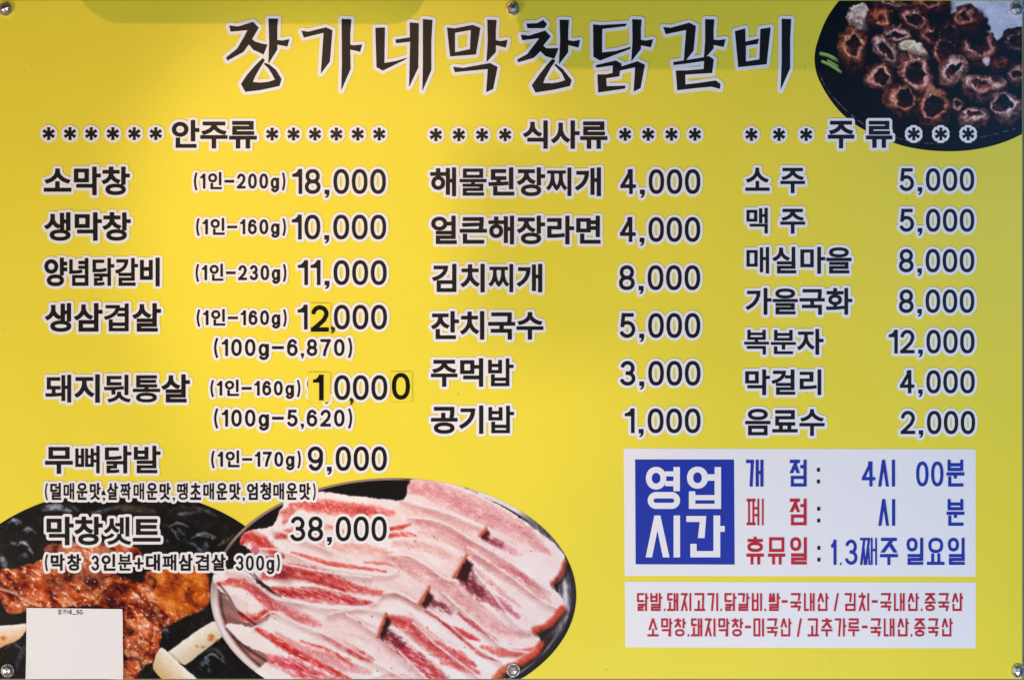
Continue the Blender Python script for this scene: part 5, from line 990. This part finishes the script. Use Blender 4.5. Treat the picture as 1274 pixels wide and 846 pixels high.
NOTES = [('(1인-200g)', 241.4, 213.9, 355.2, 238.3), ('(1인-160g)', 244.1, 270.8, 355.9, 294.9), ('(1인-230g)', 243.5, 327.6, 356.4, 352), ('(1인-160g)', 244.8, 383.9, 356.8, 407.6),
    ('(1인-160g)', 261.9, 471.5, 373.9, 495), ('(1인-170g)', 262.8, 559.4, 374.4, 583.5)]
for t, *b in NOTES: ink('portion_note', note(t, *b, 3.3, .7), 3.2, label='portion note reading ' + t)
for t, *b in [('(100g-6,870)', 266.4, 419.2, 438.3, 446.5), ('(100g-5,620)', 266.4, 506.8, 438.3, 534.1)]:
    ink('portion_note', note(t, *b, 3.6, .5), 3.5, label='weight note reading ' + t)
ink('portion_note', note('(덜매운맛,살짝매운맛,땡초매운맛,엄청매운맛)', 56.1, 600, 393, 622.8, 2.45, .68, han=(.02, .95), dig=(.1, .93), hw=.66), 3.2, label='note in brackets listing four degrees of spiciness')
ink('portion_note', note('(막창 3인분+대패삼겹살 300g)', 56.1, 688.4, 348.4, 711, 2.85, .75, han=(.03, .94), dig=(.1, .93), hw=.78), 3.2, label='note in brackets under the set menu')

PRICES = [('18,000', 363.8, 210.7, 480.2, 241.7), ('10,000', 363.2, 267.4, 480.6, 298.2), ('11,000', 370.8, 323.9, 481.2, 354.8), ('9,000', 382.9, 555.2, 481.4, 585.6), ('38,000', 360.8, 642.1, 481.3, 673),
    ('4,000', 771.9, 210.9, 871.3, 241.7), ('4,000', 771.4, 270.4, 871.2, 301.3), ('8,000', 770, 330.2, 871.1, 361.2), ('5,000', 770.9, 389.6, 871.2, 420.6), ('3,000', 770.9, 449, 871.5, 479.8), ('1,000', 777.2, 508, 871.6, 538.8),
    ('5,000', 1118.9, 209.7, 1211.8, 238.3), ('5,000', 1118.9, 260.1, 1211.9, 288.8), ('8,000', 1118.2, 310, 1212, 339.1), ('8,000', 1118.2, 360.2, 1212, 389.5), ('12,000', 1105.5, 410.4, 1212.2, 439.8), ('4,000', 1119.4, 460.6, 1212.5, 489.4), ('2,000', 1120.3, 511, 1213, 540)]
for t, *b in PRICES: ink('price', price(t, *b, sw=4.6 if b[0] < 1000 else 4.3), 3.5, label='price reading ' + t)
# the two rows mended with stickers: what is still printed, and the commas added in marker
ink('price', price('1', 370.4, 379.3, 382.8, 410, 4.6) + price('000', 415.5, 379.3, 481.5, 410, 4.6), 3.5, label='printed digits left beside the stuck-on 2')
ink('price', price('000', 415.9, 466.7, 481.9, 497.7, 4.6) + digit('9', 382.2, 466.7, 19, 31, 4.6) + digit(',', 404, 492.4, 6.3, 10, 4.6), 3.5, label='printed digits left between the stuck-on 1 and 0')
for (x, y) in ((411.8, 406.5), (434.8, 495.2)):
    ink('marker_comma', [ccw([(x, y + 1.2), (x + 2.2, y), (x + 4.6, y + .8), (x + 5.2, y + 3), (x + 4, y + 6), (x + 1.6, y + 8.6), (x + .6, y + 8), (x + 2.2, y + 4.6), (x + .3, y + 3.2)])], 0, M_PEN, d_ink=0.0016)
ink('marker_comma', [ccw([(281.0, 697.6), (282.8, 695.8), (284.4, 696.6), (284.4, 699.5), (282.6, 704), (281.0, 704.6)])], 0, M_PEN, d_ink=0.0016)

# ------------------------------------------------------------------ white notices
def sheet(name, pts, depth, m, parent, **kw):
    P = [(wx(x), wz(y)) for x, y in pts]; n = len(P)
    V = [(x, -depth, z) for x, z in P] + [(x, -depth + 0.00012, z) for x, z in P]
    F = [tuple(range(n))[::-1], tuple(range(n, 2 * n))] + [(i, (i + 1) % n, n + (i + 1) % n, n + i) for i in range(n)]
    me = pydata(name, V, F, [m])
    return link(name, me, parent, **kw)
sheet('notice_box', [(776, 557.8), (1213.8, 558.8), (1213.8, 717), (777.2, 716)], D_BOX, M_WHT, board, label='white panel of opening hours with a blue square')
sheet('notice_box', [(777.4, 723.2), (1213.8, 724.2), (1213.8, 806), (778, 804.8)], D_BOX, M_WHT, board, label='white panel with two red lines of food origins')
sheet('blue_square', [(790.1, 571.4), (913.2, 571.6), (914, 702), (790.8, 701.6)], D_BLUE, M_BLU, board)
def opening_glyphs():
    s = 4.975
    def ring(cx, cy, rx, ry, ix, iy, p=2.1): return [ccw(superell(cx, cy, rx, ry, p, 60)), ccw(superell(cx, cy, ix, iy, p, 60))[::-1]]
    def rc(x0, y0, x1, y1): return ccw([(x0, y0), (x1, y0), (x1, y1), (x0, y1)])
    def stad(x0, y0, x1, y1):
        r = (y1 - y0) / 2; return ccw(arc(x1 - r, y0 + r, r, r, -90, 90, 16) + arc(x0 + r, y0 + r, r, r, 90, 270, 16))
    g = ring(230, 222, 63, 70, 27, 33) + [rc(286, 180, 340, 211), rc(286, 240, 340, 271), rc(337, 153, 377, 302), stad(178, 307, 378, 412), stad(214, 347, 342, 374)[::-1]]
    g += ring(486, 219, 65, 68, 27, 33) + [rc(545, 198, 595, 238), rc(592, 153, 632, 412), rc(433, 303, 472, 412), rc(472, 326, 592, 358), rc(472, 380, 592, 412)]
    g += [ccw([(219, 452), (256, 452), (313, 711), (272, 711), (238, 545), (205, 711), (165, 711)]), rc(338, 452, 378, 711)]
    g += [ccw([(417, 455), (540, 455), (530, 592), (488, 592), (500, 492), (417, 492)]), rc(585, 452, 627, 711), rc(627, 517, 655, 553), rc(442, 628, 480, 711), rc(480, 672, 586, 711)]
    return [np.array(P) / s + (770, 550) for P in g]
ink('opening_hours_heading', opening_glyphs(), 0, M_WHT, d_ink=0.0009, label='large white lettering on the blue square')
def run(chars, y0, y1, sw):
    out = []
    for ch, x0, x1 in chars:
        if ch == '.': out.append(ccw([(x0, y1 - 2.6), (x0 + 2.5, y1 - 2.6), (x0 + 1.4, y1 + .4), (x0 + .2, y1 + .4)]))
        elif ch == '-': out += miter([(x0, (y0 + y1) / 2 - .6), (x1, (y0 + y1) / 2 - .6)], 3.0)
        elif ch == '/': out += [ccw([(x1 - 2.4, y0), (x1, y0), (x0 + 2.4, y1 + .4), (x0, y1 + .4)])]
        elif ch == ':': out += [ccw([(x0, y + d), (x0 + 3.7, y + d), (x0 + 3.7, y + d + 4.6), (x0, y + d + 4.6)]) for y in (y0,) for d in (10.0, 24.6)]
        elif ch in '0134': out += digit(ch, x0, y0 + 2.2, x1 - x0, y1 - y0 - 2.4, sw)
        else: out += block(ch, x0, y0, x1, y1, sw)
    return out
NW = dict(border=0)
def words(chars, y0, y1, sw, m, what):
    """every printed word is a part of its own"""
    for w in chars: ink('notice_word', run(w, y0, y1, sw), 0, m, label=what + ' reading ' + ''.join(c[0] for c in w))
words([[('개', 928, 949.8)], [('점', 982.4, 1003.4)], [('4', 1072, 1089), ('시', 1092.1, 1113.4)], [('0', 1139.6, 1155), ('0', 1158.2, 1173.6), ('분', 1177.2, 1199.6)]], 571.9, 605.1, 3.9, M_BLU, 'blue word')
words([[('폐', 928.6, 950)], [('점', 982.6, 1003.5)]], 620.2, 653.3, 3.7, M_RED, 'red word')
words([[('시', 1092.3, 1113.5)], [('분', 1177.3, 1199.7)]], 620.8, 653.8, 3.9, M_BLU, 'blue word')
words([[('휴', 928.5, 950.3), ('뮤', 955.4, 977), ('일', 982.9, 1003.7)]], 668.2, 701.8, 3.7, M_RED, 'red word')
words([[('1', 1033.8, 1040.6), ('.', 1044.8, 1048), ('3', 1050.8, 1066.6), ('째', 1069.3, 1090.8), ('주', 1094.5, 1117)], [('일', 1127.7, 1148.4), ('요', 1153, 1175), ('일', 1179, 1200)]], 668.9, 702.4, 3.8, M_BLU, 'blue word')
words([[(':', 1016.2, 1020)]], 572, 605, 4, M_INK, 'black colon'); words([[(':', 1016.5, 1020)]], 620.4, 653, 4, M_INK, 'black colon'); words([[(':', 1016.7, 1020)]], 669, 702, 4, M_INK, 'black colon')
R1 = [('닭', 792.4, 806.6), ('발', 809, 823.7), ('.', 825.6, 828), ('돼', 830, 843.7), ('지', 847, 860), ('고', 863.6, 877.2), ('기', 879.7, 893.4), ('.', 896, 898), ('닭', 901.3, 916), ('갈', 917.7, 932.5), ('비', 935.3, 948), ('.', 951, 953),
      ('쌀', 955.9, 970.4), ('-', 972.4, 979.7), ('국', 983, 996.9), ('내', 1000, 1013.4), ('산', 1016.6, 1030.8), ('/', 1037, 1043.6), ('김', 1050.6, 1064.5), ('치', 1068, 1081.3), ('-', 1084.4, 1091.8), ('국', 1095, 1109), ('내', 1112, 1125.4), ('산', 1128.9, 1143.1), ('.', 1145.4, 1148), ('중', 1150, 1163.9), ('국', 1166.9, 1180.8), ('산', 1183.9, 1197.9)]
R2 = [('소', 805.3, 819.3), ('막', 822.4, 836.5), ('창', 838.9, 853.1), ('.', 855.4, 858), ('돼', 859.7, 873.6), ('지', 876.6, 890), ('막', 893.4, 907.5), ('창', 910.1, 924.5), ('-', 926.7, 934), ('미', 937.3, 950.4), ('국', 953.6, 967.7), ('산', 970.6, 984.8), ('/', 991.2, 997.5), ('고', 1004.5, 1018.6), ('추', 1021.3, 1035.5), ('가', 1038.3, 1052.6), ('루', 1054.8, 1069), ('-', 1072, 1079.2), ('국', 1082.4, 1096.3), ('내', 1099.2, 1112.8), ('산', 1116, 1130.5), ('.', 1132.6, 1135), ('중', 1137, 1151), ('국', 1154, 1167.8), ('산', 1171, 1185.1)]
ink('origin_line', run(R1, 737.6, 759.6, 2.45), 0, M_RED, label='upper red line of food origins')
ink('origin_line', run(R2, 769, 791.2, 2.45), 0, M_RED, label='lower red line of food origins')

# ------------------------------------------------------------------ things stuck on the board
def sticker(corners, glyph, label):
    cx = sum(p[0] for p in corners) / 4; cy = max(p[1] for p in corners)
    r = empty('price_sticker', (wx(cx), -0.0016, wz(cy)), label=label, cat='sticker', group='digits stuck over old prices')
    sheet('vinyl', corners, 0.0016, M_STK, r)
    lettering('digit', glyph, M_STI, 0, r, d_ink=0.0018)
sticker([(385.6, 377.2), (411.2, 377.4), (411.4, 415.2), (385.6, 415)], digit('2', 387, 379.8, 22.4, 33, 5.6), 'yellow price sticker with black 2 in the 12,000 price')
sticker([(383.3, 463), (410.8, 463.2), (410.6, 500.2), (383.6, 500.6)], digit('1', 389.5, 466, 13.4, 32, 5.8), 'yellow price sticker with black 1 at the front of its price')
sticker([(486.2, 462.6), (512.4, 462.4), (512.7, 499.4), (486, 499.7)], digit('0', 487.6, 463.9, 22.6, 33.2, 5.3), 'yellow price sticker with black 0 at the end of its price')

card = empty('wifi_card', (wx(93), -0.0022, wz(845)), label='blank white paper card with tiny network name over the grilled meat picture', cat='paper card')
def paper_mesh():
    n, m = 24, 18; V = []; F = []
    for j in range(m + 1):
        for i in range(n + 1):
            u, v = i / n, j / m
            x = (33.6 * (1 - u) + 152.6 * u) * (1 - v) + (32.8 * (1 - u) + 154.2 * u) * v + .25 * math.sin(9 * v) * u; y = (755.6 * (1 - u) + 757.0 * u) * (1 - v) + (844.0 * (1 - u) + 843.7 * u) * v
            lift = 0.0050 * max(0, (u - .72) / .28) ** 2 * max(0, (v - .5) / .5) ** 2 + 0.0018 * max(0, (.12 - u) / .12) ** 2 * max(0, (v - .7) / .3)
            V.append((wx(x), -0.0022 - lift, wz(y)))
    for j in range(m):
        for i in range(n): a = j * (n + 1) + i; F.append((a, a + n + 1, a + n + 2, a + 1))
    return pydata('paper', V, F, [M_PAP])
link('paper', paper_mesh(), card)
net = note('장가네', 72.5, 757.4, 89.5, 763.8, .9, .12, han=(0, 1)) + miter([(90.2, 763.6), (95, 763.6)], .8) + digit('5', 95.6, 758, 3.4, 5.6, .95) + stroke(arc(101.6, 760.8, 1.7, 2.4, -40, -320, 14) + [(103.2, 760.9)], .95) + miter([(101.6, 760.9), (103.4, 760.9)], .8)
lettering('network_name', net, M_STI, 0, card, d_ink=0.0024)
